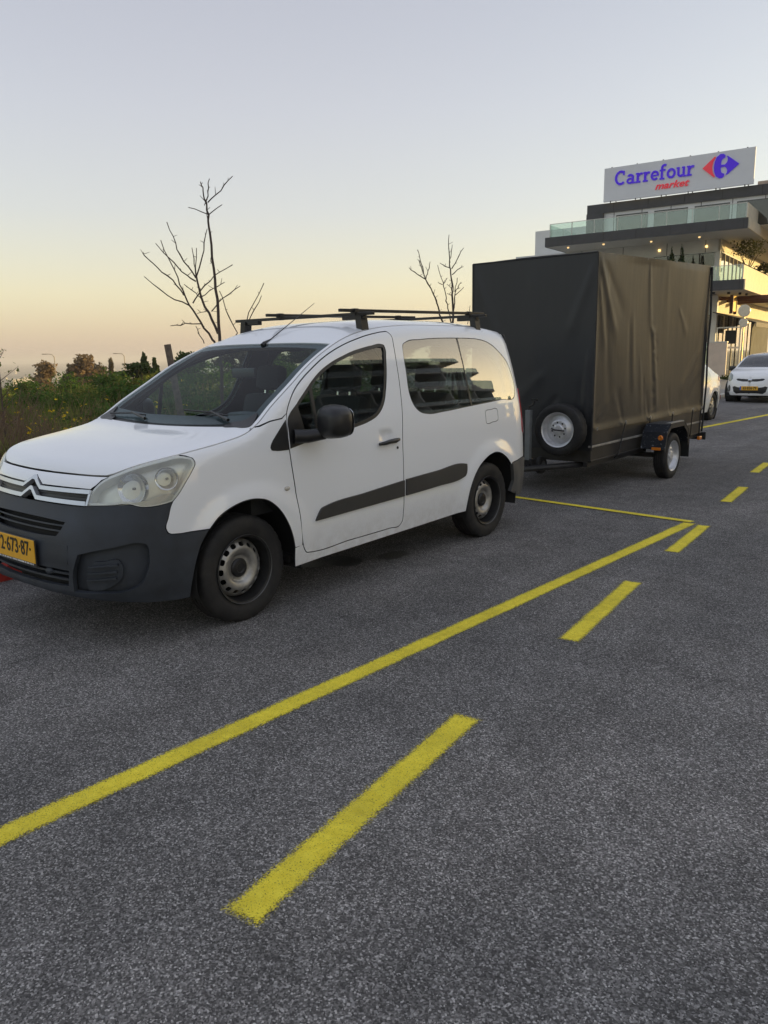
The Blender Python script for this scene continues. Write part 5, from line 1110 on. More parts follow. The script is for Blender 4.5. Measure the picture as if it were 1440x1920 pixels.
def car(name, label, loc, rotz, B_, A):
    """hatchback or saloon from a Body: A holds the outlines"""
    c = thing(name, label, 'car', loc, rotz); Pc, Tc = B_.P, B_.T; SMc = B_.SM; ztc = lambda s: float(B_.zt(min(abs(s), 2*SMc-abs(s))))
    sf, sr = B_.s(A['af']), B_.s(A['ar']); ra = A['ra']
    ar1 = [(sf+ra*math.cos(a), .30+ra*math.sin(a)) for a in np.linspace(math.pi, 0, 24)]; ar2 = [(sr+ra*math.cos(a), .30+ra*math.sin(a)) for a in np.linspace(math.pi, 0, 24)]
    z0 = .20
    low = [(0, z0+.02), (.5, z0+.02), (sf-ra-.02, z0)]+ar1+[(sf+ra+.02, z0), (sr-ra-.02, z0)]+ar2+[(sr+ra+.02, z0+.02), (SMc, z0+.06)]
    up = [(s, ztc(s)-.001) for s in np.linspace(SMc, 0, 150)]
    for g in (1, -1): panel('body_side', flip(low+up, g), Pc, WHITE2, c, grid=.06, thick=.03, holes=[flip(h, g) for h in A.get('holes', [])])
    yy_ = np.linspace(B_.YF+.004, B_.YR-.004, 120); xb_ = lambda y: float(B_.xb(y))
    sc0, sc1 = A['screen']; gxx = lambda y: xb_(y)-.05
    hl_ = [[(-gxx(y), y) for y in np.linspace(sc0+.03, sc1, 16)]+[(gxx(y), y) for y in np.linspace(sc1, sc0+.03, 16)]]
    if 'rscreen' in A: r0, r1 = A['rscreen']; hl_.append([(-gxx(y), y) for y in np.linspace(r0, r1, 16)]+[(gxx(y), y) for y in np.linspace(r1, r0, 16)])
    panel('bonnet_and_roof', [(xb_(y)-.001, y) for y in yy_]+[(-xb_(y)+.001, y) for y in yy_[::-1]], Tc, WHITE2, c, holes=hl_, grid=.07)
    for i, h in enumerate(hl_): panel(('windscreen', 'rear_screen')[i], inset(h, -.006), Tc, A['glass'], c, off=-.004, rim=False, grid=.08)
    for g in (1, -1):
        for wv in A['windows']: panel('side_window', flip(spline(wv, .04, True), g), Pc, A['glass'], c, off=.003, grid=.07, thick=.006)
    for nm, o_, m_, of in A['front']:
        for g in ((1, -1) if o_[0] != 'C' else (1,)):
            pts = o_[1:] if o_[0] == 'C' else o_; sp_ = spline(pts, .03, True) if o_[0] != 'C' else [p for p in pts]
            panel(nm, flip(sp_, g), Pc, m_, c, off=of, grid=.04, thick=.02)
    for (x, y) in ((A['tr'], A['af']), (A['tr'], A['ar'])):
        alloy(A['wr'], .185, A['spk'], c, (x, y, A['wr']-.004), 0); alloy(A['wr'], .185, A['spk'], c, (-x, y, A['wr']-.004), math.pi)
    u_ = MB()
    u_.box((0, (A['af']+A['ar'])/2, .24), (1.36, A['ar']-A['af']+1.1, .12)); u_.build('underbody', VOID, c)
    for g in (1, -1):
        for yv in (A['af'], A['ar']): MB().lathe([(-.18, .001), (-.18, ra+.02), (.14, ra+.02)], 28, 'X', (g*(A['tr']-.06), yv, .31)).build('wheel_arch_liner', VOID, c)
        mw = MB(); mw.box((g*(A['mx']), A['my'], A['mz']), (.20, .12, .15), None, .05); mw.tube([(g*(A['mx']-.2), A['my'], A['mz']-.05), (g*A['mx'], A['my'], A['mz']-.03)], .025, 8); mw.build('wing_mirror', A['mm'], c, 50)
    i_ = MB(); i_.box((0, A['screen'][0]+.35, .85), (1.3, .3, .25), None, .05)
    for x in (-.36, .36): i_.box((x, A['screen'][1]+.35, .75), (.48, .16, .7), (R(-12), 0, 0), .05); i_.box((x, A['screen'][1]+.46, 1.16), (.26, .1, .18), None, .04)
    i_.build('cabin', SEATM, c)
    return c
CG = glass('car_glass', (.35, .42, .44), 1.5)
LENS = mat('headlamp_pale', (.24, .27, .25), .12, .3, var=.1, coat=.8); DK = BLACK
KIAB = Body([(-.3, -.745), (0, -.76), (.3, -.745), (.48, -.69), (.61, -.59), (.70, -.44), (.745, -.25), (.77, 0), (.795, .6), (.80, 1.2), (.80, 1.9), (.785, 2.4), (.74, 2.68), (.62, 2.80), (.3, 2.84), (0, 2.85), (-.3, 2.84)],
    ([.1, .22, .35, .55, .7, .85, 1.0], [.12, .04, 0, .01, .05, .13, .3]), ([.1, .25, .5, .7, .9, 1.1, 1.3, 1.5], [.06, .03, .0, .0, .03, .09, .17, .26]), ([.1, .3, .6, .9, 1.2, 1.5], [.1, .0, 0, .06, .14, .3]),
    ([0, .4, .7, 'y-.3', 'y.0', 'y.2', 'y.45', 'y.7', 'y1.0', 'y1.5', 'y2.1', 'y2.5', 'e-.5', 'e0'], [.80, .81, .85, .92, .975, 1.03, 1.18, 1.30, 1.38, 1.42, 1.40, 1.34, 1.30, 1.30]),
    ([0, 6], [.05, .05]), ([0, 6], [.07, .08]), ([-.5, -.2, .05, .25, .5, .8, 1.1, 1.6, 2.1, 2.5], [.801, .885, .96, 1.01, 1.10, 1.235, 1.375, 1.445, 1.475, 1.46, 1.41, 1.31]),
    ([-1, 0, .3, 3], [3, 3, 2.6, 3.2]), (0, 2.385), .015)
sK = KIAB.s
kia = car('small_hatchback', 'small white hatchback facing the camera at the right edge', (-1.93, 22.7, 0), R(-1), KIAB, dict(af=0., ar=2.385, ra=.335, tr=.685, wr=.285, spk=10, screen=(.13, .93), glass=CG, mx=.88, my=.52, mz=.99, mm=BLACK,
    windows=[[(sK(.45), .96), (sK(.75), 1.18), (sK(1.1), 1.32), (sK(1.15), .98)], [(sK(1.25), .98), (sK(1.25), 1.32), (sK(1.9), 1.32), (sK(2.2), 1.22), (sK(2.25), 1.03)]],
    front=[('headlight', [(.56, .70), (.60, .80), (.72, .85), (.86, .855), (.90, .80), (.84, .70), (.72, .635), (.62, .64)], LENS, .004),
           ('fog_recess', [(.62, .345), (.60, .47), (.66, .52), (.74, .48), (.82, .38), (.80, .325), (.72, .315)], BLACK, .003), ('fog_lamp', [(.65, .40), (.67, .47), (.72, .46), (.75, .39), (.70, .36)], LENS, .006),
           ('grille', ['C', (-.42, .70), (-.36, .655), (-.2, .63), (.2, .63), (.36, .655), (.42, .70), (.36, .715), (.12, .70), (-.12, .70), (-.36, .715)], BLACK, .004),
           ('bumper_opening', ['C', (-.50, .47), (-.46, .33), (-.38, .27), (.38, .27), (.46, .33), (.50, .47), (.44, .49), (-.44, .49)], BLACK, .003)]))
kpl = MB().box((0, -.778, .435), (.50, .012, .115), None, .003).build('number_plate', PLATEY, kia); text_mesh('digits', '65\u00b7836\u00b779', .11, INK, kpl, Matrix.Translation((.02, -.786, .433))@Matrix.Rotation(R(90), 4, 'X'), .001, bold=.002, xs=.86)
MB().box((-.235, -.7865, .435), (.035, .003, .108)).build('plate_strip', mat('plate_blue', (.06, .12, .5), .5), kpl)
sph('badge', (0, -.725, .672), (.065, .02, .032), CHROME, kia)
# saloon: only its rear left corner shows behind the trailer
SALB = Body([(-.3, -.84), (0, -.86), (.3, -.84), (.55, -.76), (.70, -.60), (.79, -.35), (.84, 0), (.86, .8), (.86, 1.6), (.855, 2.4), (.84, 2.9), (.80, 3.22), (.70, 3.42), (.5, 3.50), (.25, 3.53), (0, 3.535), (-.25, 3.53)],
    ([.1, .22, .35, .6, .8, 1.0], [.12, .04, 0, .02, .12, .3]), ([.1, .25, .5, .7, .9, 1.1, 1.3, 1.5], [.07, .035, .0, .0, .025, .10, .21, .33]), ([.1, .25, .4, .62, .8, .95, 1.1], [.12, .03, 0, .0, .03, .09, .2]),
    ([0, .4, .7, 'y-.3', 'y.2', 'y.4', 'y.8', 'y1.2', 'y1.7', 'y2.2', 'y2.6', 'y2.9', 'y3.1', 'e-.5', 'e0'], [.74, .75, .80, .88, .95, 1.02, 1.22, 1.36, 1.40, 1.35, 1.20, 1.07, 1.03, 1.02, 1.02]),
    ([0, 6.5], [.05, .05]), ([0, 6.5], [.07, .07]), ([-.5, -.2, .15, .4, .8, 1.2, 1.7, 2.2, 2.65, 2.95, 3.2], [.741, .85, .92, .97, 1.04, 1.27, 1.42, 1.46, 1.40, 1.21, 1.09, 1.065, 1.03]),
    ([-1, 0, .3, 3.6], [3, 3, 2.6, 3.2]), (0, 2.60), .02)
sS = SALB.s
sal = car('saloon_car', 'white saloon parked behind the trailer, only its tail showing', (-1.92, 12.98, 0), R(0), SALB, dict(af=0., ar=2.60, ra=.355, tr=.745, wr=.31, spk=8, screen=(.33, 1.08), rscreen=(2.28, 2.78), glass=CG, mx=.95, my=.75, mz=.98, mm=WHITE2,
    windows=[[(sS(.7), .97), (sS(1.0), 1.18), (sS(1.4), 1.30), (sS(1.45), 1.0)], [(sS(1.52), 1.0), (sS(1.52), 1.30), (sS(2.0), 1.28), (sS(2.4), 1.10), (sS(2.42), 1.03)]],
    front=[('tail_light', [(sS(2.98), .90), (sS(3.05), .965), (sS(3.3), .965), (sS(3.3)+.35, .93), (sS(3.3)+.38, .80), (sS(3.3)+.15, .77), (sS(3.15), .84)], RED, .006),
           ('headlight', [(.55, .62), (.60, .72), (.85, .79), (1.02, .80), (.95, .70), (.75, .61)], LENS, .004)]))
# ================================================================== VEGETATION
def polar(az, d): a = R(az); return CAM.x+d*math.sin(a), CAM.y+d*math.cos(a)
def gz(x, y): return float(terrain_h(np.array(x), np.array(y)))
GRASS = leaf_mat('wild_grass', (.13, .19, .038), (.26, .26, .08), .5)
DRY = leaf_mat('dry_weed', (.17, .12, .065), (.28, .21, .115), .9)
SHRUB = [leaf_mat('shrub_deep_green', (.050, .105, .025), (.105, .165, .042), 1.1), leaf_mat('shrub_olive_green', (.105, .135, .030), (.20, .205, .055), 1.0), leaf_mat('shrub_bright_green', (.085, .15, .032), (.16, .21, .05), 1.2)]
r5 = np.random.default_rng(11)
def scatter(n, d0, d1, a0=-80, a1=2, pw=1.0):
    az = np.radians(r5.uniform(a0, a1, n)); d = d0*(d1/d0)**(r5.uniform(0, 1, n)**pw); x = CAM.x+d*np.sin(az); y = CAM.y+d*np.cos(az); k = (x < kx(y)-2.05) & ((y < 17.0) | (x < kx(y)-27))
    return x[k], y[k], d[k]
def blades(n, d0, d1, h0, h1, wd, lean, m, name, label, pw=1.0):
    x, y, d = scatter(n, d0, d1, pw=pw); k = len(x); z = terrain_h(x, y); h = r5.uniform(h0, h1, k)*(.7+.6*(np.sin(x*1.3)*np.sin(y*.9+1)+1)/2); a = r5.uniform(0, 2*np.pi, k)
    wx, wy = np.cos(a)*wd*(1+d/18), np.sin(a)*wd*(1+d/18); lx, ly = r5.normal(0, lean, k)*h, r5.normal(0, lean, k)*h
    V = np.stack([np.stack([x-wx, y-wy, z-.02], -1), np.stack([x+wx, y+wy, z-.02], -1), np.stack([x+wx*.7+lx*.4, y+wy*.7+ly*.4, z+h*.6], -1), np.stack([x-wx*.7+lx*.4, y-wy*.7+ly*.4, z+h*.6], -1), np.stack([x+lx, y+ly, z+h], -1)], 1)
    b = np.arange(k)[:, None]*5
    F = np.concatenate([b+np.array([[0, 1, 2]]), b+np.array([[0, 2, 3]]), b+np.array([[3, 2, 4]])]); o = link(name, fast(name, V.reshape(-1, 3), F, m)); return tag(o, label, 'grass', kind='stuff')
blades(90000, 5.5, 60, .25, .80, .005, .25, GRASS, 'field_grass', 'tall green grass covering the field beyond the kerb')
blades(17000, 6.0, 40, .45, 1.05, .0035, .22, DRY, 'dry_grass', 'brown dry weed stalks among the field grass')
# yellow wild flowers: stalk plus a flat head of petals
x, y, d = scatter(2600, 6.5, 30); k = (np.sin(x*.55+.4)+np.sin(y*.45))+r5.normal(0, .5, len(x)) >.35; x, y, d = x[k], y[k], d[k]; z = terrain_h(x, y); h = r5.uniform(.30, .95, len(x))*r5.uniform(.7, 1.1, len(x)); V = []; F = []
for i in range(len(x)):
    n0 = len(V); s = r5.uniform(.014, .030); c = np.array([x[i], y[i], z[i]+h[i]])
    for q in range(3):
        o_ = c+r5.normal(0, .035, 3)*[1, 1, .4]; t_ = r5.normal(0, .4, 2)
        m0 = len(V)
        for j in range(6): a = j*math.pi/3; dx, dy = s*math.cos(a), s*math.sin(a); V.append(o_+[dx, dy, t_[0]*dx+t_[1]*dy+.004*(j % 2)])
        F += [(m0, m0+1, m0+2), (m0, m0+2, m0+3), (m0, m0+3, m0+4), (m0, m0+4, m0+5)]
PET = leaf_mat('yellow_petals', (.62, .42, .015), (.80, .58, .03), 3)
tag(link('wildflowers', fast('wildflowers', np.array(V), np.array(F), PET)), 'yellow wild flowers dotted through the field grass', 'flowers', kind='stuff')
# shrubs: a few crowns of leaf quads plus twigs, every shrub an object of its own
def shrub_data(seed, m, leaves=2600, size=.038, box=(.75, .75, .5)):
    V_, F_ = [], []; n0 = 0; r_ = np.random.default_rng(seed)
    for i in range(6):
        v, f = leafy(leaves//6, (box[0]*r_.uniform(.4, .7), box[1]*r_.uniform(.4, .7), box[2]*r_.uniform(.5, .85)), size, seed*10+i, shell=.15); v += np.array([r_.uniform(-.5, .5)*box[0], r_.uniform(-.5, .5)*box[1], box[2]*r_.uniform(.7, 1.25)]); V_.append(v); F_.append(f+n0); n0 += len(v)
    return fast('crown', np.vstack(V_), np.vstack(F_), m)
def twig_data(seed, n=34, h=1.0, spread=.6, rad=.006, sub=3):
    r_ = random.Random(seed); mb = MB()
    for i in range(n):
        a = r_.uniform(0, 6.28); s = r_.uniform(.1, spread); p0 = Vector((r_.gauss(0, .06), r_.gauss(0, .06), 0)); p2 = Vector((s*math.cos(a), s*math.sin(a), h*r_.uniform(.6, 1.1))); p1 = p0.lerp(p2, .5)+Vector((r_.gauss(0, .06), r_.gauss(0, .06), .08))
        mb.tube([p0, p1, p2], [rad, rad*.8, rad*.35], 4, False)
        for j in range(sub):
            t_ = r_.uniform(.4, .95); b = p0.lerp(p2, t_)+Vector((0, 0, .03)); mb.tube([b, b+Vector((r_.gauss(0, .12), r_.gauss(0, .12), r_.uniform(.05, .22)))], [rad*.5, rad*.25], 3, False)
    return mb
CR = [shrub_data(1, SHRUB[0]), shrub_data(2, SHRUB[1]), shrub_data(3, SHRUB[2], 2200, .03), shrub_data(4, SHRUB[0], 3000, .032), shrub_data(5, SHRUB[1], 2400, .045)]
tw = twig_data(3, 16, .8, .5); _t = tw.build('twigs', BARK); TW = _t.data; bpy.data.objects.remove(_t)
twd = twig_data(9, 46, 1.25, .75, .005, 6); _t = twd.build('twigs', mat('dry_twigs', (.15, .095, .06), .9, var=.3)); TWD = _t.data; bpy.data.objects.remove(_t)
spots = [(-64.5, 12.5, 1.0, 1), (-62.0, 14.5, 1.05, 2), (-60.2, 12.0, .95, 4), (-58.4, 15.0, 1.25, 0), (-56.6, 13.0, 1.25, 3), (-54.8, 15.5, 1.4, 0), (-53.0, 13.0, 1.3, 3), (-51.0, 16.0, 1.35, 0), (-49.0, 14.0, 1.3, 1), (-46.8, 16.5, 1.4, 3), (-44.5, 15.0, 1.4, 0), (-42.0, 17.5, 1.5, 2), (-39.5, 16.0, 1.45, 3), (-36.5, 18.5, 1.5, 0), (-33.5, 17.5, 1.4, 4), (-30.0, 20.0, 1.5, 3), (-26.5, 21.0, 1.5, 0),
         (-65.5, 19.0, 1.1, 4), (-63.0, 22.0, 1.2, 0), (-61.0, 20.0, 1.3, 3), (-59.0, 23.0, 1.45, 1), (-57.0, 21.0, 1.5, 0), (-55.5, 24.0, 1.6, 2), (-53.5, 21.0, 1.55, 3), (-50.0, 23.0, 1.6, 4), (-46.0, 24.0, 1.7, 0), (-41.0, 25.0, 1.7, 3),
         (-66.0, 30.0, 1.5, 2), (-63.5, 34.0, 1.6, 0), (-61.0, 31.0, 1.7, 3), (-58.5, 35.0, 1.9, 0), (-56.0, 32.0, 1.8, 4), (-52.0, 34.0, 2.0, 3), (-47.0, 36.0, 2.0, 0)]
ORD = 'first second third fourth fifth sixth seventh eighth ninth tenth eleventh twelfth thirteenth fourteenth fifteenth sixteenth seventeenth eighteenth nineteenth twentieth'.split(); rk = [0, 0, 0]
desc = ['deep green', 'olive green', 'bright green', 'dark dense', 'pale olive']
for i, (az, d, s, c) in enumerate(spots):
    row = 0 if d < 18.6 else (1 if d < 28.5 else 2); rk[row] += 1; x, y = polar(az, d); t_ = thing('shrub', '%s shrub, %s from the left in the %s row of the field' % (desc[c], ORD[rk[row]-1], ('nearest', 'middle', 'farthest')[row]), 'shrub', (x, y, gz(x, y)), r5.uniform(0, 6), 'shrubs in the field behind the van')
    s *= .80; t_.scale = (s*r5.uniform(1.0, 1.35), s*r5.uniform(1.0, 1.3), s*r5.uniform(.88, 1.0)); link('crown', CR[c], t_); link('twigs', TW, t_)
for i, (az, d, s) in enumerate(((-66.5, 8.8, .85), (-64.9, 9.6, .95), (-63.4, 8.9, .80), (-62.2, 10.2, .85), (-60.9, 9.4, .66), (-65.8, 11.0, 1.0))):
    x, y = polar(az, d); t_ = thing('dry_bush', 'leafless brown twiggy bush, %s of six at the left picture edge counted from the left' % ORD[(0, 2, 3, 4, 5, 1)[i]], 'bush', (x, y, gz(x, y)), i*1.1, 'dry bushes at the left edge'); t_.scale = (s, s, s); link('twigs', TWD, t_)
# young sapling with few leaves at the left edge
x, y = polar(-65.3, 10.5); t_ = thing('sapling', 'tall thin sapling with sparse leaves at the left edge', 'tree', (x, y, gz(x, y)))
mb = MB(); mb.tube([(0, 0, 0), (.04, .02, .8), (.0, .05, 1.45), (-.03, .06, 1.78)], [.016, .012, .008, .004], 6)
LV = []
for i in range(16):
    z = .6+.07*i; a = i*2.4; e = Vector((.26*math.cos(a), .26*math.sin(a), z+.18)); mb.tube([(0, .03, z), e], [.006, .002], 4, False)
    for j in range(8): LV.append(Vector((0, .03, z)).lerp(e, r5.uniform(.3, 1.05)))
mb.build('trunk', BARK, t_); LV = np.array([tuple(v) for v in LV]); v, f = leafy(len(LV), (.05, .05, .05), .022, 5); v = v.reshape(-1, 4, 3)+LV[:, None]; link('crown', fast('crown', v.reshape(-1, 3), f, SHRUB[1]), t_)
# far trees on the skyline
FT = [leaf_mat('far_tree_brown_green', (.20, .14, .075), (.28, .21, .115), .25), leaf_mat('far_tree_dark', (.12, .10, .06), (.17, .145, .085), .25), leaf_mat('far_tree_green', (.05, .08, .025), (.09, .12, .04), .3)]
def far_tree(az, d, h, w_, m, seed, label, conic=False):
    x, y = polar(az, d); z = gz(x, y); t_ = thing('tree', label, 'tree', (x, y, z)); r_ = np.random.default_rng(seed); V_, F_ = [], []; n0 = 0
    for i in range(9):
        q = i/8; rad = w_*(.20 if not conic else max(.06, .26*(1-q)))*r_.uniform(.8, 1.25); zz = h*(.35+.58*q); off = w_*.30*(1-abs(q-.4)) if not conic else 0.03*w_
        v, f = leafy(420 if d > 75 else 900, (rad, rad, h*.12), .014*h+(.10 if d > 75 else .04), seed*20+i, shell=.1); v += np.array([r_.uniform(-1, 1)*off, r_.uniform(-1, 1)*off, zz]); V_.append(v); F_.append(f+n0); n0 += len(v)
    link('crown', fast('crown', np.vstack(V_), np.vstack(F_), m), t_); mb = MB(); mb.tube([(0, 0, 0), (.1, 0, h*.3), (0, .1, h*.75)], [.03*h, .022*h, .006*h], 7)
    for i in range(5): a = i*1.26; mb.tube([(0, 0, h*.3), (w_*.25*math.cos(a), w_*.25*math.sin(a), h*.6)], [.015*h, .005*h], 5)
    mb.build('trunk', BARK, t_)
far_tree(-62.4, 95, 6.35, 4.2, FT[0], 1, 'brownish round tree beside the left street lamp on the skyline')
far_tree(-60.7, 100, 6.2, 3.8, FT[1], 2, 'low dark tree left of the tallest skyline tree')
far_tree(-59.75, 98, 7.1, 4.6, FT[0], 3, 'tallest brownish tree on the skyline at left')
far_tree(-58.9, 104, 6.5, 5.0, FT[1], 4, 'flat dark tree right of the tallest skyline tree')
far_tree(-58.1, 100, 6.5, 3.0, FT[1], 5, 'pointed dark tree next to the right street lamp', True)
far_tree(-56.2, 46, 1.95, 3.0, FT[2], 6, 'green skyline tree nearest the leaning post')
far_tree(-55.9, 60, 3.2, 3.4, FT[2], 7, 'narrow dark conifer behind the leaning post', True)
far_tree(-55.2, 64, 3.1, 3.0, FT[2], 8, 'second conifer just right of the narrow one', True)
for i in range(7):   # belt seen through the van's windows
    az = -53+i*3.1; far_tree(az, 52+7*(i % 3), 1.9+.45*(i % 4)-gz(*polar(az, 52+7*(i % 3))), 4.5, FT[(2, 1, 2)[i % 3]], 30+i, ('green', 'dark', 'leafy')[i % 3]+' tree number %s along the far edge of the field' % ('one two three four five six seven eight nine ten eleven twelve'.split()[i]))
# street lamps on the skyline
for az, d, lab in ((-61.65, 92, 'left of two distant street lamps on the skyline'), (-57.2, 96, 'right of two distant street lamps on the skyline')):
    x, y = polar(az, d); z = gz(x, y); t_ = thing('street_lamp', lab, 'street lamp', (x, y, z), R(55), 'distant street lamps'); h = 2.35-z
    MB().tube([(0, 0, 0), (0, 0, h*.96)], [.06, .04], 8).build('pole', mat('lamp_pole_steel', (.38, .32, .24), .5, .4), t_); MB().tube([(0, 0, h*.95), (-.2, 0, h*.99), (-.75, 0, h)], [.04, .035, .03], 6).build('arm', mat('lamp_pole_steel'), t_); MB().box((-.95, 0, h-.02), (.5, .2, .09), None, .03).build('lamp_head', mat('lamp_pole_steel'), t_)
# ------------------------------------------------------------------ bare street trees
def unp(px, py, base):
    """image direction met with the upright plane through base that faces the street"""
    d = (_r2*((px-720)/1455.68)+_u2*(-(py-960)/1455.68)+_f).normalized(); n = Vector((_f.x, _f.y, 0)).normalized(); t = (Vector(base)-CAM).dot(n)/d.dot(n); return CAM+d*t
def bare_tree(label, base, lines, rad, org, sc_, seed):
    known = []; t_ = thing('bare_tree', label, 'tree', base); r_ = random.Random(seed); B0 = Vector(base); n = Vector((_f.x, _f.y, 0)).normalized()
    for k_, (pts, w0, w1) in enumerate(lines):
        q = [unp(org[0]+a/sc_, org[1]+b/sc_, base)-B0 for a, b in pts]
        if k_ == 0: q = [Vector((q[0].x*.3, q[0].y*.3, -.02)), q[0]*.6]+q
        d0 = min(known, key=lambda e: math.hypot(e[0]-pts[0][0], e[1]-pts[0][1]))[2] if known else 0.0; dep = r_.uniform(-.35, .35) if k_ else 0.0; L_ = len(q)   # branches lean towards or away from the street
        q = [p+n*(d0+dep*(i/(L_-1))) for i, p in enumerate(q)]; known += [(pts[i][0], pts[i][1], d0+dep*(i/max(1, len(pts)-1))) for i in range(len(pts))]
        fine = []
        for i in range(L_-1):
            for s in range(3): fine.append(q[i].lerp(q[i+1], s/3)+Vector((r_.gauss(0, .006), r_.gauss(0, .006), r_.gauss(0, .004))) if (i or s) else q[0])
        fine.append(q[-1]); kk = len(fine); rr_ = [rad*(w0+(w1-w0)*i/(kk-1))*(1.25 if (i % 5 == 4 and w0 < 1) else 1) for i in range(kk)]
        mb = MB().tube(fine, rr_, 7)
        for j_ in range(2, kk-1):   # buds and short spurs
            if r_.random() < .5:
                e = Vector((r_.gauss(0, 1), r_.gauss(0, 1), r_.uniform(.2, 1.2))).normalized(); mb.tube([fine[j_], fine[j_]+e*r_.uniform(.02, .09)], [rad*.28, rad*.16], 4)
        mb.build('trunk' if k_ == 0 else 'branch', BARK, t_, 60)
T1 = [([(955, 720), (945, 560), (930, 430), (912, 270), (905, 190), (897, 140), (885, 90), (873, 48)], 1.5, .35), ([(898, 145), (912, 100), (925, 48)], .5, .3), ([(905, 138), (960, 90), (1018, 30)], .5, .3), ([(905, 190), (840, 175)], .4, .28), ([(908, 192), (992, 172)], .4, .28), ([(890, 150), (884, 108)], .35, .25), ([(906, 220), (916, 168)], .35, .25),
      ([(950, 710), (905, 620), (870, 545), (848, 452)], 1.1, .7), ([(847, 480), (790, 440), (685, 320)], .6, .28), ([(847, 465), (800, 395), (765, 320), (737, 230)], .6, .28), ([(848, 460), (830, 400), (808, 320)], .5, .28), ([(848, 458), (853, 335)], .45, .28), ([(850, 455), (878, 340), (888, 243)], .6, .28),
      ([(948, 760), (925, 735), (880, 660), (835, 590), (810, 530), (780, 440), (724, 315)], 1.0, .3), ([(835, 590), (740, 545), (640, 465)], .55, .28), ([(815, 545), (770, 480), (700, 430), (645, 375), (638, 366)], .55, .3), ([(850, 580), (880, 520), (930, 460), (1008, 407)], .55, .28), ([(920, 612), (960, 550), (1025, 493)], .5, .28), ([(870, 550), (920, 510), (965, 480)], .4, .28), ([(875, 560), (840, 530), (775, 485)], .4, .28),
      ([(947, 520), (970, 600), (1018, 705), (960, 780)], .3, .5), ([(880, 668), (830, 670), (775, 680)], .45, .28), ([(892, 752), (865, 715), (835, 675)], .4, .28), ([(985, 780), (1035, 700), (1060, 610), (1125, 475)], .6, .28), ([(1035, 700), (1070, 630), (1120, 535)], .5, .28), ([(930, 400), (902, 397)], .3, .2), ([(928, 400), (940, 393)], .3, .2), ([(905, 610), (880, 627)], .35, .2)]
bare_tree('larger leafless street tree rising behind the van windscreen', (-3.3, 3.30, .12), T1, .0155, (0, 320), 2.3226, 1)
T2 = [([(990, 1570), (990, 1380), (970, 1100), (975, 950), (950, 740), (930, 560), (912, 330), (918, 90)], 1.4, .3), ([(940, 655), (860, 600), (790, 530)], .5, .28), ([(962, 665), (1040, 530), (1160, 320)], .55, .28), ([(970, 765), (1060, 670), (1165, 625)], .5, .28), ([(935, 560), (945, 420), (962, 270)], .45, .25),
      ([(840, 1660), (800, 1560), (740, 1380), (690, 1200), (640, 1080), (510, 850), (470, 720), (430, 560), (372, 380)], .9, .3), ([(505, 855), (360, 790), (230, 695)], .55, .3), ([(520, 850), (560, 720), (588, 565)], .5, .28), ([(470, 740), (420, 640), (400, 570)], .45, .28), ([(580, 980), (600, 935)], .3, .2), ([(650, 1090), (672, 1055)], .3, .2),
      ([(960, 1640), (950, 1560), (915, 1380), (885, 1200), (870, 1050), (830, 880), (745, 570)], .7, .28), ([(845, 895), (930, 770)], .4, .25), ([(825, 912), (740, 880)], .4, .25), ([(990, 1370), (1020, 1230), (1030, 1040), (1075, 800)], .7, .28), ([(1030, 1045), (1085, 960), (1145, 870)], .45, .25), ([(1030, 1105), (1175, 970)], .45, .25), ([(1015, 1040), (990, 800)], .4, .25), ([(968, 1115), (890, 1080)], .4, .25), ([(985, 1000), (920, 890)], .35, .22), ([(1230, 1600), (1265, 1400), (1273, 1285)], .35, .22)]
bare_tree('smaller leafless street tree seen between the roof bars and trailer', (-3.6, 8.75, .12), T2, .018, (740, 430), 9.0, 2)
pt = thing('leaning_post', 'short weathered wooden post leaning left behind the van', 'post', (-3.1, 2.60, .12))
MB().tube([(0, 0, -.02), (-.05, -.05, .8), (-.12, -.12, 1.60)], [.042, .040, .038], 10).build('stake', mat('weathered_timber', (.14, .105, .08), .9, var=.35, scale=20, bump=.004, bscale=50), pt, 40)
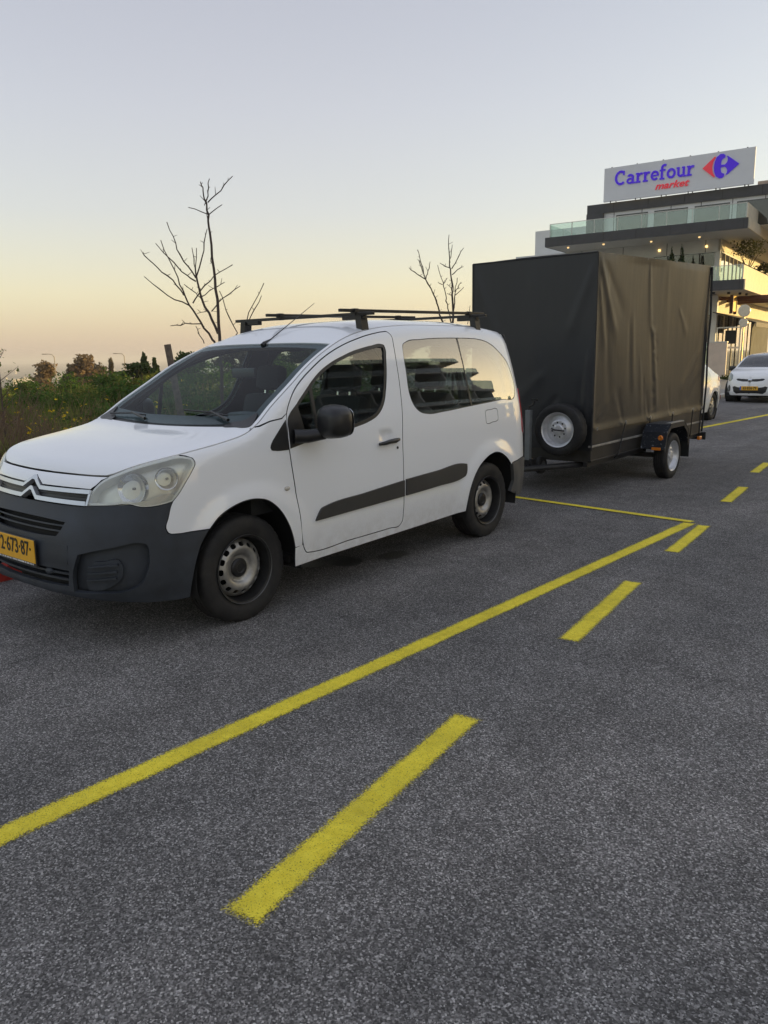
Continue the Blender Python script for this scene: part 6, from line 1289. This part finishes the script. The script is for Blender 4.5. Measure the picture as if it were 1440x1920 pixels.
# ------------------------------------------------------------------ far town on the plain
TOWN = mat('far_town_walls', (.42, .38, .32), .9, var=.2, scale=.02)
for i in range(34):
    az = -68+i*.75+r5.uniform(-.2, .2); d = r5.uniform(900, 2300); x, y = polar(az, d); z = gz(x, y); h = r5.uniform(5, 13)
    o = MB(); o.box((0, 0, h/2), (r5.uniform(14, 40), r5.uniform(12, 26), h)); o.box((r5.uniform(-4, 4), 0, h+1), (6, 6, 2.4)); o = o.build('far_building', TOWN, None, None, (x, y, z), (0, 0, r5.uniform(0, 3)))
    tag(o, 'tiny pale building on the hazy plain below the skyline', 'building', 'far buildings on the plain')
# ------------------------------------------------------------------ evening haze
hz = MB().box((0, 0, 0), (18600, 18600, 1)); hz.V = [(v[0], v[1], -62 if v[2] < 0 else 26) for v in hz.V]
t = NT('evening_haze'); pv_ = t.n('VolumePrincipled', Density=.00042, Anisotropy=.2); pv_.inputs['Color'].default_value = (.93, .90, .86, 1); t.l(pv_.outputs[0], t.o.inputs['Volume'])
tag(hz.build('haze', t.m), 'thin evening haze over the plain', 'haze', kind='stuff')
# ================================================================== STEPPED APARTMENT BLOCK ACROSS THE STREET (seen in the van's windows)
bk = thing('apartment_block', 'stepped apartment block with long balconies, mirrored in the van windows', 'building', (34, 0, 0))
FAC = mat('facade_render', (.34, .33, .31), .8, var=.15, scale=.6); BALC = mat('balcony_concrete', (.42, .40, .37), .8, var=.12, scale=.8); BGL = glass('block_glass', (.25, .3, .3), 2.0)
BLR = glass('balcony_glass', (.55, .62, .60), 2.0, 0, 1.5, .15, (.4, .45, .44))
for f in range(7):
    y1 = (82, 78, 76, 73.5, 71, 68.5, 65)[f]; y0 = 20+f; z = 3.2*f
    MB().box((10+.4*f, (y0+y1)/2, z+1.6), (16, y1-y0-3, 3.19)).build('storey', FAC, bk)
    MB().box((9.0+.4*f, (y0+y1)/2, z+3.1), (20, y1-y0, .28)).build('balcony_slab', BALC, bk)
    MB().box((-.95+.4*f, (y0+y1)/2, z+3.75), (.04, y1-y0, 1.0)).build('balcony_railing', BLR, bk)
    for y in np.arange(max(y0, 8), y1-4, 6.0):
        wn = MB().box((1.97+.4*f, y, z+1.45), (.06, 3.6, 2.3)).build('window', BGL, bk)
        MB().box((.5+.4*f, y+3.0, z+1.6), (3.0, .25, 3.1)).build('dividing_wall', BALC, bk)
